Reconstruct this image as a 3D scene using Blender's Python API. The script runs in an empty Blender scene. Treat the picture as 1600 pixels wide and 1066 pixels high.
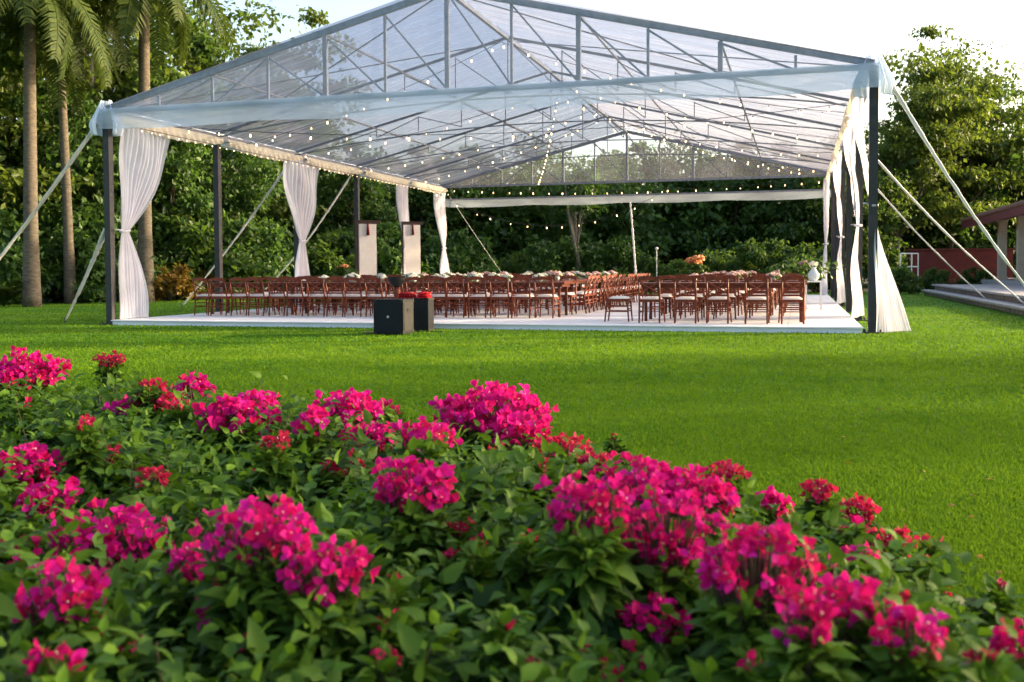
import bpy, math, random
import numpy as np
from mathutils import Vector, Matrix

# ------------------------------------------------------------------ scene, camera, light
sc = bpy.context.scene
C = sc.collection
random.seed(7)
rng = np.random.default_rng(11)
R_ = math.radians

F_PX, CY, ROLL, PIT, CAM_H = 1551.9, 475.0, -0.006, 0.035, 1.15

cam_d = bpy.data.cameras.new('camera')
cam = bpy.data.objects.new('camera', cam_d)
C.objects.link(cam)
cam_d.sensor_width = 36.0
cam_d.lens = F_PX / 1600 * 36
cam_d.shift_y = -(533 - CY) / 1600
cam_d.clip_start = 0.05
cam_d.clip_end = 2000
_f = Vector((0, math.cos(PIT), -math.sin(PIT)))
_r0, _u0 = Vector((1, 0, 0)), Vector((0, math.sin(PIT), math.cos(PIT)))
_c, _s = math.cos(ROLL), math.sin(ROLL)
_r = _c * _r0 + _s * _u0
_u = -_s * _r0 + _c * _u0
cam.matrix_world = Matrix(((_r.x, _u.x, -_f.x, 0), (_r.y, _u.y, -_f.y, 0), (_r.z, _u.z, -_f.z, CAM_H), (0, 0, 0, 1)))
cam_d.dof.use_dof = True
cam_d.dof.focus_distance = 9.0
cam_d.dof.aperture_fstop = 4.6
sc.camera = cam

SUN_EL, SUN_AZ = R_(13), R_(80)          # azimuth from +Y towards +X
world = bpy.data.worlds.new('World')
sc.world = world
world.use_nodes = True
wn = world.node_tree
bg = wn.nodes['Background']
sky = wn.nodes.new('ShaderNodeTexSky')
sky.sky_type = 'NISHITA'
sky.sun_disc = False
sky.sun_elevation = SUN_EL
sky.sun_rotation = SUN_AZ
sky.dust_density = 5.0
sky.ozone_density = 0.6
sky.air_density = 1.0
wn.links.new(sky.outputs[0], bg.inputs[0])
bg.inputs[1].default_value = 0.15

sun_d = bpy.data.lights.new('sun', 'SUN')
sun_d.energy = 2.5
sun_d.angle = R_(2.0)
sun_d.color = (1.0, 0.80, 0.53)
sun = bpy.data.objects.new('sun', sun_d)
C.objects.link(sun)
sdir = Vector((math.sin(SUN_AZ) * math.cos(SUN_EL), math.cos(SUN_AZ) * math.cos(SUN_EL), math.sin(SUN_EL)))
sun.rotation_euler = sdir.to_track_quat('Z', 'Y').to_euler()
sun.location = (30, 30, 40)

vs = sc.view_settings
sc.display_settings.display_device = 'sRGB'
vs.view_transform = 'Standard'
vs.look = 'None'
vs.gamma = 1.0
vs.use_curve_mapping = False
vs.exposure = 2.1
sc.cycles.transparent_max_bounces = 32
sc.cycles.max_bounces = 10
sc.cycles.transmission_bounces = 8
sc.cycles.caustics_reflective = False
sc.cycles.caustics_refractive = False
sc.cycles.use_denoising = True


def at(px, py, depth=None, z=None):
    """point of the place behind a pixel of the 1600-wide photograph, at a depth or at a height"""
    X, Y = px - 800, py - CY
    Xr, Yr = _c * X + _s * Y, -_s * X + _c * Y
    x, z2 = Xr / F_PX, -Yr / F_PX
    d = math.cos(PIT) + z2 * math.sin(PIT)
    zz = -math.sin(PIT) + z2 * math.cos(PIT)
    k = depth / d if depth is not None else (z - CAM_H) / zz
    return Vector((x * k, d * k, CAM_H + zz * k))


# ------------------------------------------------------------------ helpers
class MB:
    def __init__(s):
        s.v, s.f, s.m = [], [], []

    def add(s, vs_, fs, mi=0):
        o = len(s.v)
        s.v += [tuple(p) for p in vs_]
        s.f += [tuple(i + o for i in f) for f in fs]
        s.m += [mi] * len(fs)

    def box(s, c, size, rz=0.0, mi=0, M=None):
        x, y, z = size[0] / 2, size[1] / 2, size[2] / 2
        ps = [Vector((a * x, b * y, d * z)) for a in (-1, 1) for b in (-1, 1) for d in (-1, 1)]
        Rm = M if M is not None else Matrix.Rotation(rz, 3, 'Z')
        ps = [Rm @ p + Vector(c) for p in ps]
        s.add(ps, [(0, 1, 3, 2), (4, 6, 7, 5), (0, 4, 5, 1), (2, 3, 7, 6), (0, 2, 6, 4), (1, 5, 7, 3)], mi)

    def bar(s, p0, p1, w, h=None, mi=0, up=Vector((0, 0, 1))):
        p0, p1 = Vector(p0), Vector(p1)
        h = w if h is None else h
        d = (p1 - p0).normalized()
        if abs(d.dot(up)) > 0.98:
            up = Vector((0, 1, 0))
        a = d.cross(up).normalized() * (w / 2)
        b = a.cross(d).normalized() * (h / 2)
        ps = [p + i * a + j * b for p in (p0, p1) for i, j in ((-1, -1), (1, -1), (1, 1), (-1, 1))]
        s.add(ps, [(0, 3, 2, 1), (4, 5, 6, 7), (0, 1, 5, 4), (1, 2, 6, 5), (2, 3, 7, 6), (3, 0, 4, 7)], mi)

    def tube(s, pts, rad, n=8, mi=0, cap=True, flat=1.0):
        pts = [Vector(p) for p in pts]
        if not hasattr(rad, '__len__'):
            rad = [rad] * len(pts)
        ref = None
        rings = []
        for i, p in enumerate(pts):
            d = (pts[min(i + 1, len(pts) - 1)] - pts[max(i - 1, 0)]).normalized()
            if ref is None:
                ref = Vector((0, 0, 1)) if abs(d.z) < 0.9 else Vector((0, 1, 0))
            a = d.cross(ref).normalized()
            b = a.cross(d).normalized()
            ref = b
            rings.append([p + float(rad[i]) * (math.cos(2 * math.pi * k / n) * a + flat * math.sin(2 * math.pi * k / n) * b) for k in range(n)])
        vs_ = [q for r in rings for q in r]
        fs = []
        for i in range(len(pts) - 1):
            for k in range(n):
                fs.append((i * n + k, i * n + (k + 1) % n, (i + 1) * n + (k + 1) % n, (i + 1) * n + k))
        if cap:
            fs.append(tuple(range(n - 1, -1, -1)))
            fs.append(tuple((len(pts) - 1) * n + k for k in range(n)))
        s.add(vs_, fs, mi)

    def lathe(s, prof, n=16, c=(0, 0, 0), mi=0):
        vs_, fs = [], []
        for r, z in prof:
            for k in range(n):
                a = 2 * math.pi * k / n
                vs_.append((c[0] + r * math.cos(a), c[1] + r * math.sin(a), c[2] + z))
        for i in range(len(prof) - 1):
            for k in range(n):
                fs.append((i * n + k, i * n + (k + 1) % n, (i + 1) * n + (k + 1) % n, (i + 1) * n + k))
        fs.append(tuple(range(n - 1, -1, -1)))
        fs.append(tuple((len(prof) - 1) * n + k for k in range(n)))
        s.add(vs_, fs, mi)

    def grid(s, fn, nu, nv, mi=0):
        vs_ = [fn(i / nu, j / nv) for i in range(nu + 1) for j in range(nv + 1)]
        fs = [(i * (nv + 1) + j, (i + 1) * (nv + 1) + j, (i + 1) * (nv + 1) + j + 1, i * (nv + 1) + j + 1) for i in range(nu) for j in range(nv)]
        s.add(vs_, fs, mi)

    def mesh(s, name, mats, smooth=False):
        me = bpy.data.meshes.new(name)
        me.from_pydata(s.v, [], s.f)
        for m in (mats if isinstance(mats, (list, tuple)) else [mats]):
            me.materials.append(m)
        if len(me.materials) > 1:
            me.polygons.foreach_set('material_index', s.m)
        if smooth:
            me.polygons.foreach_set('use_smooth', [True] * len(me.polygons))
        me.update()
        return me

    def build(s, name, mats, parent=None, smooth=False):
        return link(name, s.mesh(name, mats, smooth), parent)


def link(name, data, parent=None):
    o = bpy.data.objects.new(name, data)
    C.objects.link(o)
    if parent is not None:
        o.parent = parent
    return o


def np_mesh(name, verts, faces, mats, attrs=None, smooth=False):
    """verts (N,3), faces (M,k) with constant k"""
    me = bpy.data.meshes.new(name)
    n, m, k = len(verts), len(faces), faces.shape[1]
    me.vertices.add(n)
    me.vertices.foreach_set('co', np.ascontiguousarray(verts, np.float32).ravel())
    me.loops.add(m * k)
    me.loops.foreach_set('vertex_index', np.ascontiguousarray(faces, np.int32).ravel())
    me.polygons.add(m)
    me.polygons.foreach_set('loop_start', np.arange(0, m * k, k, dtype=np.int32))
    if smooth:
        me.polygons.foreach_set('use_smooth', np.ones(m, bool))
    for mt in (mats if isinstance(mats, (list, tuple)) else [mats]):
        me.materials.append(mt)
    for an, av in (attrs or {}).items():
        a = me.attributes.new(an, 'FLOAT', 'POINT')
        a.data.foreach_set('value', np.ascontiguousarray(av, np.float32))
    me.update(calc_edges=True)
    return me


def tag(o, label=None, cat=None, group=None, kind=None):
    if label:
        o['label'] = label
    if cat:
        o['category'] = cat
    if group:
        o['group'] = group
    if kind:
        o['kind'] = kind
    return o


def empty(name, loc=(0, 0, 0), rz=0.0, label=None, cat=None, group=None):
    o = link(name, None)
    o.empty_display_size = 0.2
    o.location = loc
    o.rotation_euler = (0, 0, rz)
    return tag(o, label, cat, group)


def copy_tree(o, parent=None):
    c = o.copy()
    C.objects.link(c)
    if parent is not None:
        c.parent = parent
    for ch in KIDS.get(o.name, o.children):
        copy_tree(ch, c)
    return c


KIDS = {}


def ordinal(i):
    return ['first', 'second', 'third', 'fourth', 'fifth', 'sixth', 'seventh', 'eighth', 'ninth', 'tenth', 'eleventh', 'twelfth',
            'thirteenth', 'fourteenth', 'fifteenth', 'sixteenth', 'seventeenth', 'eighteenth'][i]


# ------------------------------------------------------------------ materials
def new_mat(name):
    m = bpy.data.materials.new(name)
    m.use_nodes = True
    nt = m.node_tree
    return m, nt, nt.nodes['Principled BSDF'], nt.nodes['Material Output']


def coords(nt, scale=(1, 1, 1), kind='Object'):
    tc = nt.nodes.new('ShaderNodeTexCoord')
    mp = nt.nodes.new('ShaderNodeMapping')
    mp.inputs['Scale'].default_value = scale
    nt.links.new(tc.outputs[kind], mp.inputs['Vector'])
    return mp.outputs['Vector']


def noise(nt, vec, scale, detail=4.0, rough=0.55):
    n = nt.nodes.new('ShaderNodeTexNoise')
    n.inputs['Scale'].default_value = scale
    n.inputs['Detail'].default_value = detail
    n.inputs['Roughness'].default_value = rough
    nt.links.new(vec, n.inputs['Vector'])
    return n.outputs['Fac']


def ramp(nt, fac, stops):
    r = nt.nodes.new('ShaderNodeValToRGB')
    e = r.color_ramp.elements
    while len(e) < len(stops):
        e.new(0.5)
    for el, (p, c) in zip(e, stops):
        el.position = p
        el.color = (c[0], c[1], c[2], 1)
    nt.links.new(fac, r.inputs['Fac'])
    return r.outputs['Color']


def bump(nt, height, bsdf, strength=0.3, dist=0.02):
    b = nt.nodes.new('ShaderNodeBump')
    b.inputs['Strength'].default_value = strength
    b.inputs['Distance'].default_value = dist
    nt.links.new(height, b.inputs['Height'])
    nt.links.new(b.outputs['Normal'], bsdf.inputs['Normal'])


def mix_col(nt, fac, a, b):
    m = nt.nodes.new('ShaderNodeMix')
    m.data_type = 'RGBA'
    for sock, val in ((m.inputs['Factor'], fac), (m.inputs['A'], a), (m.inputs['B'], b)):
        pass
    ins = [i for i in m.inputs if i.enabled]
    for i, val in zip(ins, (fac, a, b)):
        if hasattr(val, 'is_linked'):
            nt.links.new(val, i)
        elif isinstance(val, (int, float)):
            i.default_value = val
        else:
            i.default_value = (val[0], val[1], val[2], 1)
    return [o for o in m.outputs if o.enabled][0]


def simple(name, c0, c1=None, rough=0.6, scale=6.0, stretch=(1, 1, 1), bmp=0.0, metal=0.0, bscale=None, spec=0.5):
    m, nt, b, out = new_mat(name)
    v = coords(nt, stretch)
    c1 = c1 or tuple(x * 0.8 for x in c0)
    col = ramp(nt, noise(nt, v, scale), [(0.3, c1), (0.7, c0)])
    nt.links.new(col, b.inputs['Base Color'])
    b.inputs['Roughness'].default_value = rough
    b.inputs['Metallic'].default_value = metal
    b.inputs['Specular IOR Level'].default_value = spec
    if bmp:
        bump(nt, noise(nt, v, bscale or scale * 4), b, bmp, 0.01)
    return m


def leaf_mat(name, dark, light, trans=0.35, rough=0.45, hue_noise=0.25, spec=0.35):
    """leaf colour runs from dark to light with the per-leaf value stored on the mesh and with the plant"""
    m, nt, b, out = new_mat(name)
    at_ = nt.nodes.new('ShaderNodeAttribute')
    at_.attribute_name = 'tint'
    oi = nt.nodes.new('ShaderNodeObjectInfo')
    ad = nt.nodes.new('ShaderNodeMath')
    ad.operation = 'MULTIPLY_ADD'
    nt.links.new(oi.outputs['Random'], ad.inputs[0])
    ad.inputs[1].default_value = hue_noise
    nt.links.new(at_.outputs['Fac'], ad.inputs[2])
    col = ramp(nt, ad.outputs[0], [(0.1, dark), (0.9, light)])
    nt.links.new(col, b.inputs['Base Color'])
    b.inputs['Roughness'].default_value = rough
    b.inputs['Specular IOR Level'].default_value = spec
    tr = nt.nodes.new('ShaderNodeBsdfTranslucent')
    tcol = mix_col(nt, 0.5, col, tuple(min(1, x * 1.25) for x in (light[0] * 1.05, light[1] * 1.1, light[2] * 0.6)))
    nt.links.new(tcol, tr.inputs['Color'])
    mx = nt.nodes.new('ShaderNodeMixShader')
    mx.inputs[0].default_value = trans
    nt.links.new(b.outputs[0], mx.inputs[1])
    nt.links.new(tr.outputs[0], mx.inputs[2])
    nt.links.new(mx.outputs[0], out.inputs['Surface'])
    return m


def film_mat(name, tint, haze, rough=0.12, streak=0.2, stretch=(0.5, 9, 0.5), hazecol=(0.80, 0.80, 0.92), ior=1.3, bs=0.2):
    """clear pvc film: mostly see-through, a little milky, glossy at grazing angles, with creases along the fall of the roof"""
    m, nt, b, out = new_mat(name)
    nt.nodes.remove(b)
    v = coords(nt, stretch)
    n1 = noise(nt, v, 1.0, 5, 0.6)
    tp = nt.nodes.new('ShaderNodeBsdfTransparent')
    tp.inputs['Color'].default_value = (*tint, 1)
    df = nt.nodes.new('ShaderNodeBsdfDiffuse')
    df.inputs['Color'].default_value = (*hazecol, 1)
    tl = nt.nodes.new('ShaderNodeBsdfTranslucent')
    tl.inputs['Color'].default_value = (*hazecol, 1)
    m1 = nt.nodes.new('ShaderNodeMixShader')
    m1.inputs[0].default_value = 0.4
    nt.links.new(df.outputs[0], m1.inputs[1])
    nt.links.new(tl.outputs[0], m1.inputs[2])
    hz = nt.nodes.new('ShaderNodeMapRange')
    hz.inputs['From Min'].default_value = 0.35
    hz.inputs['From Max'].default_value = 0.72
    hz.inputs['To Min'].default_value = haze
    hz.inputs['To Max'].default_value = haze + streak
    nt.links.new(n1, hz.inputs['Value'])
    m2 = nt.nodes.new('ShaderNodeMixShader')
    nt.links.new(hz.outputs[0], m2.inputs[0])
    nt.links.new(tp.outputs[0], m2.inputs[1])
    nt.links.new(m1.outputs[0], m2.inputs[2])
    gl = nt.nodes.new('ShaderNodeBsdfGlossy')
    gl.inputs['Roughness'].default_value = rough
    gl.inputs['Color'].default_value = (0.95, 0.97, 1, 1)
    bp = nt.nodes.new('ShaderNodeBump')
    bp.inputs['Strength'].default_value = bs
    bp.inputs['Distance'].default_value = 0.05
    nt.links.new(n1, bp.inputs['Height'])
    nt.links.new(bp.outputs[0], gl.inputs['Normal'])
    fr = nt.nodes.new('ShaderNodeFresnel')
    fr.inputs['IOR'].default_value = ior
    nt.links.new(bp.outputs[0], fr.inputs['Normal'])
    m3 = nt.nodes.new('ShaderNodeMixShader')
    cl = nt.nodes.new('ShaderNodeMath')
    cl.operation = 'MINIMUM'
    cl.inputs[1].default_value = 0.16
    nt.links.new(fr.outputs[0], cl.inputs[0])
    nt.links.new(cl.outputs[0], m3.inputs[0])
    nt.links.new(m2.outputs[0], m3.inputs[1])
    nt.links.new(gl.outputs[0], m3.inputs[2])
    nt.links.new(m3.outputs[0], out.inputs['Surface'])
    return m


def cloth_mat(name, col, trans=0.35, rough=0.9, weave=160.0):
    m, nt, b, out = new_mat(name)
    v = coords(nt)
    c = ramp(nt, noise(nt, v, 3.0, 5), [(0.3, tuple(x * 0.9 for x in col)), (0.7, col)])
    nt.links.new(c, b.inputs['Base Color'])
    b.inputs['Roughness'].default_value = rough
    b.inputs['Specular IOR Level'].default_value = 0.1
    bump(nt, noise(nt, v, weave, 2), b, 0.15, 0.004)
    tr = nt.nodes.new('ShaderNodeBsdfTranslucent')
    nt.links.new(c, tr.inputs['Color'])
    mx = nt.nodes.new('ShaderNodeMixShader')
    mx.inputs[0].default_value = trans
    nt.links.new(b.outputs[0], mx.inputs[1])
    nt.links.new(tr.outputs[0], mx.inputs[2])
    nt.links.new(mx.outputs[0], out.inputs['Surface'])
    return m


def emit_mat(name, col, strength):
    m, nt, b, out = new_mat(name)
    b.inputs['Base Color'].default_value = (*col, 1)
    b.inputs['Emission Color'].default_value = (*col, 1)
    b.inputs['Emission Strength'].default_value = strength
    return m


def grass_ground_mat():
    m, nt, b, out = new_mat('lawn_turf')
    v = coords(nt)
    fine = noise(nt, v, 45.0, 6, 0.7)
    big = noise(nt, coords(nt, (0.12, 0.5, 1)), 1.0, 4, 0.55)
    c1 = ramp(nt, fine, [(0.25, (0.020, 0.070, 0.005)), (0.55, (0.040, 0.150, 0.008)), (0.8, (0.085, 0.22, 0.014))])
    c2 = ramp(nt, fine, [(0.25, (0.045, 0.09, 0.005)), (0.55, (0.13, 0.22, 0.010)), (0.8, (0.24, 0.31, 0.02))])
    f2 = ramp(nt, big, [(0.42, (0, 0, 0)), (0.68, (1, 1, 1))])
    nt.links.new(mix_col(nt, f2, c1, c2), b.inputs['Base Color'])
    b.inputs['Roughness'].default_value = 0.8
    b.inputs['Specular IOR Level'].default_value = 0.15
    bump(nt, fine, b, 0.9, 0.03)
    return m


M = {}
M['turf'] = grass_ground_mat()
M['blade'] = leaf_mat('grass_blade', (0.016, 0.084, 0.006), (0.185, 0.305, 0.014), 0.36, 0.7, 0.0, 0.06)
M['soil'] = simple('soil', (0.03, 0.022, 0.014), (0.012, 0.009, 0.006), 0.95, 18, bmp=0.6)
M['litter'] = simple('leaf_litter', (0.035, 0.034, 0.014), (0.012, 0.015, 0.006), 0.95, 5, bmp=0.6)
M['steel'] = simple('dark_steel', (0.040, 0.040, 0.044), (0.022, 0.022, 0.025), 0.55, 8, bmp=0.05, spec=0.3)
M['truss'] = simple('grey_steel_truss', (0.24, 0.26, 0.31), (0.16, 0.175, 0.21), 0.5, 8, spec=0.4)
M['film'] = film_mat('clear_roof_film', (0.57, 0.58, 0.69), 0.24, 0.14, 0.45, hazecol=(0.70, 0.69, 0.80))
M['gable'] = film_mat('clear_gable_film', (0.86, 0.91, 0.98), 0.10, 0.15, 0.10, (1.2, 1.2, 1.2))
M['valance'] = film_mat('milky_valance_film', (0.72, 0.80, 0.90), 0.42, 0.25, 0.25, (0.6, 0.6, 3.0), (0.64, 0.75, 0.90))
M['far_valance'] = film_mat('far_valance_film', (0.78, 0.82, 0.88), 0.34, 0.25, 0.22, (0.6, 0.6, 3.0), (0.64, 0.72, 0.82))
M['wrap'] = film_mat('pleated_wrap_film', (0.72, 0.80, 0.90), 0.75, 0.3, 0.2, (3, 3, 0.6), (0.72, 0.80, 0.92))
M['curtain'] = cloth_mat('white_voile', (0.80, 0.79, 0.85), 0.52)
M['swag'] = cloth_mat('cream_swag', (0.80, 0.73, 0.60), 0.45)
M['strap'] = cloth_mat('white_strap', (0.72, 0.72, 0.72), 0.1)
M['deck'] = simple('white_painted_deck', (0.80, 0.78, 0.79), (0.66, 0.64, 0.66), 0.5, 3, (1, 8, 1), bmp=0.08)
M['deck_skirt'] = simple('white_skirt', (0.70, 0.74, 0.80), (0.55, 0.60, 0.66), 0.6, 2, (1, 1, 6))
M['wood'] = simple('red_brown_wood', (0.20, 0.038, 0.013), (0.085, 0.015, 0.007), 0.45, 9, (1, 1, 0.25), bmp=0.1, spec=0.25)
M['cushion'] = cloth_mat('ivory_cushion', (0.78, 0.72, 0.66), 0.05)
M['table'] = simple('dark_table_wood', (0.13, 0.028, 0.012), (0.06, 0.013, 0.007), 0.4, 5, (0.3, 2, 1), bmp=0.1, spec=0.25)
M['linen'] = cloth_mat('white_linen', (0.80, 0.78, 0.75), 0.1)
M['black'] = simple('black_textured_paint', (0.010, 0.011, 0.013), (0.006, 0.006, 0.007), 0.6, 60, bmp=0.2, spec=0.2)
M['mesh'] = simple('speaker_grille', (0.014, 0.018, 0.024), (0.005, 0.006, 0.008), 0.6, 140, bmp=0.6, bscale=180, spec=0.15)
M['grey'] = simple('grey_paint', (0.034, 0.033, 0.029), (0.018, 0.018, 0.016), 0.65, 12, spec=0.2)
M['badge'] = simple('pale_badge', (0.4, 0.42, 0.42), None, 0.4)
M['red'] = cloth_mat('red_cloth', (0.42, 0.010, 0.016), 0.05)
M['dark_red'] = cloth_mat('dark_red_cloth', (0.26, 0.010, 0.014), 0.05)
M['tassel'] = cloth_mat('dark_red_tassel', (0.16, 0.012, 0.014), 0.05)
M['fl_white'] = leaf_mat('white_petals', (0.62, 0.60, 0.58), (0.85, 0.83, 0.80), 0.3, 0.7)
M['fl_pink'] = leaf_mat('pale_pink_petals', (0.62, 0.36, 0.42), (0.82, 0.62, 0.62), 0.3, 0.7)
M['fl_orange'] = leaf_mat('peach_petals', (0.50, 0.16, 0.07), (0.80, 0.42, 0.22), 0.3, 0.7)
M['fl_green'] = leaf_mat('bouquet_leaves', (0.03, 0.075, 0.012), (0.10, 0.18, 0.035), 0.3)
M['glassy'] = simple('pale_ceramic', (0.62, 0.68, 0.72), (0.5, 0.56, 0.6), 0.15, 6)
M['leafA'] = leaf_mat('broad_leaves', (0.014, 0.050, 0.012), (0.11, 0.18, 0.024), 0.44, 0.5, 0.22)
M['leafB'] = leaf_mat('airy_leaves', (0.020, 0.060, 0.012), (0.13, 0.175, 0.022), 0.46, 0.5, 0.2)
M['leafC'] = leaf_mat('dark_leaves', (0.009, 0.038, 0.013), (0.092, 0.175, 0.032), 0.45, 0.5, 0.22)
M['leafD'] = leaf_mat('croton_leaves', (0.06, 0.045, 0.008), (0.30, 0.17, 0.02), 0.35, 0.45, 0.1)
M['frond'] = leaf_mat('palm_frond', (0.012, 0.036, 0.010), (0.065, 0.090, 0.016), 0.35, 0.6, 0.2, 0.15)
M['bark'] = simple('brown_bark', (0.075, 0.055, 0.036), (0.03, 0.024, 0.017), 0.9, 10, (2, 2, 0.5), bmp=0.7)
M['bark_pale'] = simple('grey_bark', (0.20, 0.18, 0.15), (0.10, 0.09, 0.075), 0.9, 8, (2, 2, 0.6), bmp=0.6)
M['palm_bark'] = simple('palm_bark', (0.15, 0.125, 0.095), (0.06, 0.052, 0.042), 0.95, 4, (1.5, 1.5, 5), bmp=0.9, spec=0.1)
M['crownshaft'] = simple('crownshaft', (0.20, 0.13, 0.05), (0.10, 0.10, 0.03), 0.5, 3)
M['bract'] = leaf_mat('bougainvillea_bract', (0.46, 0.003, 0.07), (0.62, 0.012, 0.30), 0.40, 0.6, 0.0, 0.1)
M['bud'] = leaf_mat('young_bract', (0.32, 0.010, 0.04), (0.52, 0.02, 0.10), 0.35, 0.6, 0.0, 0.1)
M['floret'] = simple('cream_floret', (0.78, 0.50, 0.36), (0.70, 0.30, 0.30), 0.6)
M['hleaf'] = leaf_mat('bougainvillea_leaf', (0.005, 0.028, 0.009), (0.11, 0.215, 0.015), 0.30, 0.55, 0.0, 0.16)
M['stem'] = simple('green_brown_stem', (0.06, 0.05, 0.02), (0.03, 0.022, 0.012), 0.8, 20)
M['redwall'] = simple('red_painted_wall', (0.13, 0.018, 0.015), (0.08, 0.012, 0.010), 0.85, 3, bmp=0.15)
M['fascia'] = simple('maroon_fascia', (0.19, 0.035, 0.035), (0.14, 0.025, 0.027), 0.55, 3, (0.3, 1, 1))
M['rooftile'] = simple('clay_roof_tile', (0.26, 0.11, 0.07), (0.14, 0.07, 0.05), 0.85, 5, bmp=0.3)
M['column'] = simple('cream_column', (0.50, 0.45, 0.36), (0.40, 0.36, 0.29), 0.7, 4, bmp=0.1)
M['stone'] = simple('grey_stone', (0.27, 0.24, 0.22), (0.15, 0.135, 0.125), 0.85, 4, bmp=0.5)
M['stone_top'] = simple('grey_paving', (0.36, 0.34, 0.35), (0.26, 0.25, 0.26), 0.75, 3, bmp=0.2)
M['soffit'] = simple('dark_soffit', (0.10, 0.06, 0.05), None, 0.8)
M['white'] = simple('white_paint', (0.75, 0.75, 0.74), (0.65, 0.65, 0.64), 0.5, 5)
M['darkwood'] = simple('dark_wood', (0.045, 0.020, 0.012), (0.022, 0.010, 0.007), 0.5, 8)
M['bulb'] = emit_mat('warm_bulb', (1.0, 0.64, 0.30), 2.0)
M['cable'] = simple('black_cable', (0.02, 0.02, 0.02), None, 0.6)


def paper_mat():
    m, nt, b, out = new_mat('handwritten_paper')
    v = coords(nt, (1, 1, 1))
    base = ramp(nt, noise(nt, v, 4, 4), [(0.3, (0.80, 0.71, 0.64)), (0.7, (0.86, 0.80, 0.73))])
    w = nt.nodes.new('ShaderNodeTexWave')
    w.wave_type = 'BANDS'
    w.bands_direction = 'Z'
    w.inputs['Scale'].default_value = 5.0
    w.inputs['Distortion'].default_value = 0.6
    w.inputs['Detail'].default_value = 3
    nt.links.new(v, w.inputs['Vector'])
    n = noise(nt, coords(nt, (16, 1, 3)), 1.0, 3)
    mul = nt.nodes.new('ShaderNodeMath')
    mul.operation = 'MULTIPLY'
    nt.links.new(w.outputs['Fac'], mul.inputs[0])
    nt.links.new(n, mul.inputs[1])
    f = ramp(nt, mul.outputs[0], [(0.38, (0, 0, 0)), (0.55, (0.25, 0.25, 0.25))])
    nt.links.new(mix_col(nt, f, base, (0.30, 0.29, 0.28)), b.inputs['Base Color'])
    b.inputs['Roughness'].default_value = 0.8
    return m


M['paper'] = paper_mat()

# ------------------------------------------------------------------ ground
mb = MB()
mb.grid(lambda a, b: (-400 + 800 * a, -30 + 830 * b, 0.0), 8, 8)
tag(mb.build('lawn', M['turf']), kind='structure')

mb = MB()
edge = [(-70, 26), (-24, 32), (-17, 36), (-12, 42), (-6, 48), (6, 49), (15, 47), (19, 45), (30, 42), (80, 40)]
mb.add([(x, y, 0.004) for x, y in edge] + [(x * 1.5, 260, 0.004) for x, y in edge],
       [(i, i + 1, len(edge) + i + 1, len(edge) + i) for i in range(len(edge) - 1)])
tag(mb.build('woodland_floor', M['litter']), kind='structure')

HPOLY = np.array([(-6.6, 1.0), (1.30, 1.0), (1.12, 1.75), (1.06, 2.35), (0.95, 2.95), (0.6, 3.45), (0.18, 3.92), (-0.5, 4.3), (-1.15, 4.9), (-2.2, 5.7), (-3.4, 6.7), (-5.2, 7.6), (-6.6, 8.0)])
mb = MB()
mb.add([(x, y, 0.006) for x, y in HPOLY], [tuple(range(len(HPOLY)))])
tag(mb.build('planting_bed', M['soil']), kind='structure')


# ------------------------------------------------------------------ leaf builders
def vnoise(x, y, s=0):
    """cheap smooth 2d noise in about -1..1"""
    return (np.sin(x * 2.1 + 1.3 * s) * np.cos(y * 1.7 - 0.7 * s) + 0.6 * np.sin(x * 4.7 + y * 3.1 + s) + 0.35 * np.sin(x * 9.1 - y * 7.3 + 2 * s)) / 1.95


def unit(a):
    return a / np.maximum(np.linalg.norm(a, axis=1, keepdims=True), 1e-9)


def diamonds(cen, dirs, nor, L, Wd):
    """folded diamond leaves: 4 vertices, 2 triangles each"""
    d = unit(dirs)
    s = unit(np.cross(nor, d))
    n = np.cross(d, s)
    L = L[:, None]
    Wd = Wd[:, None]
    base = cen - d * L * 0.5
    tip = cen + d * L * 0.5 - n * L * 0.12
    l = cen + s * Wd * 0.5 + n * Wd * 0.18
    r = cen - s * Wd * 0.5 + n * Wd * 0.18
    v = np.stack([base, l, tip, r], 1).reshape(-1, 3)
    k = np.arange(len(cen))[:, None] * 4
    f = np.concatenate([k + np.array([[0, 2, 1]]), k + np.array([[0, 3, 2]])], 0)
    return v, f


def crown_leaves(clumps, per, size, droop=0.25, seed=0):
    """clumps: (x,y,z,rx,rz); returns verts, faces, tint"""
    g = np.random.default_rng(seed)
    V, Fc, T = [], [], []
    off = 0
    for (cx, cy, cz, rx, rz) in clumps:
        n = int(per * (0.7 + 0.6 * g.random()))
        p = unit(g.normal(size=(n, 3)))
        rad = g.random(n) ** 0.45
        lump = 1 + 0.35 * np.sin(p[:, 0] * 5 + cx) * np.sin(p[:, 1] * 5 + cy) + 0.2 * np.sin(p[:, 2] * 9 + cz)
        c = p * (rad * lump)[:, None] * np.array([rx, rx, rz]) + np.array([cx, cy, cz])
        d = unit(p + g.normal(size=(n, 3)) * 0.7 - np.array([0, 0, droop]))
        nn = unit(g.normal(size=(n, 3)) * 0.7 + np.array([0, 0, 1.0]) + 0.5 * p)
        L = size * (0.6 + 0.8 * g.random(n))
        v, f = diamonds(c, d, nn, L, L * (0.5 + 0.2 * g.random(n)))
        V.append(v)
        Fc.append(f + off)
        off += len(v)
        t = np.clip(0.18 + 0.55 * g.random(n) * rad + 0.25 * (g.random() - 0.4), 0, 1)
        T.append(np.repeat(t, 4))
    return np.concatenate(V), np.concatenate(Fc), np.concatenate(T)


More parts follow.
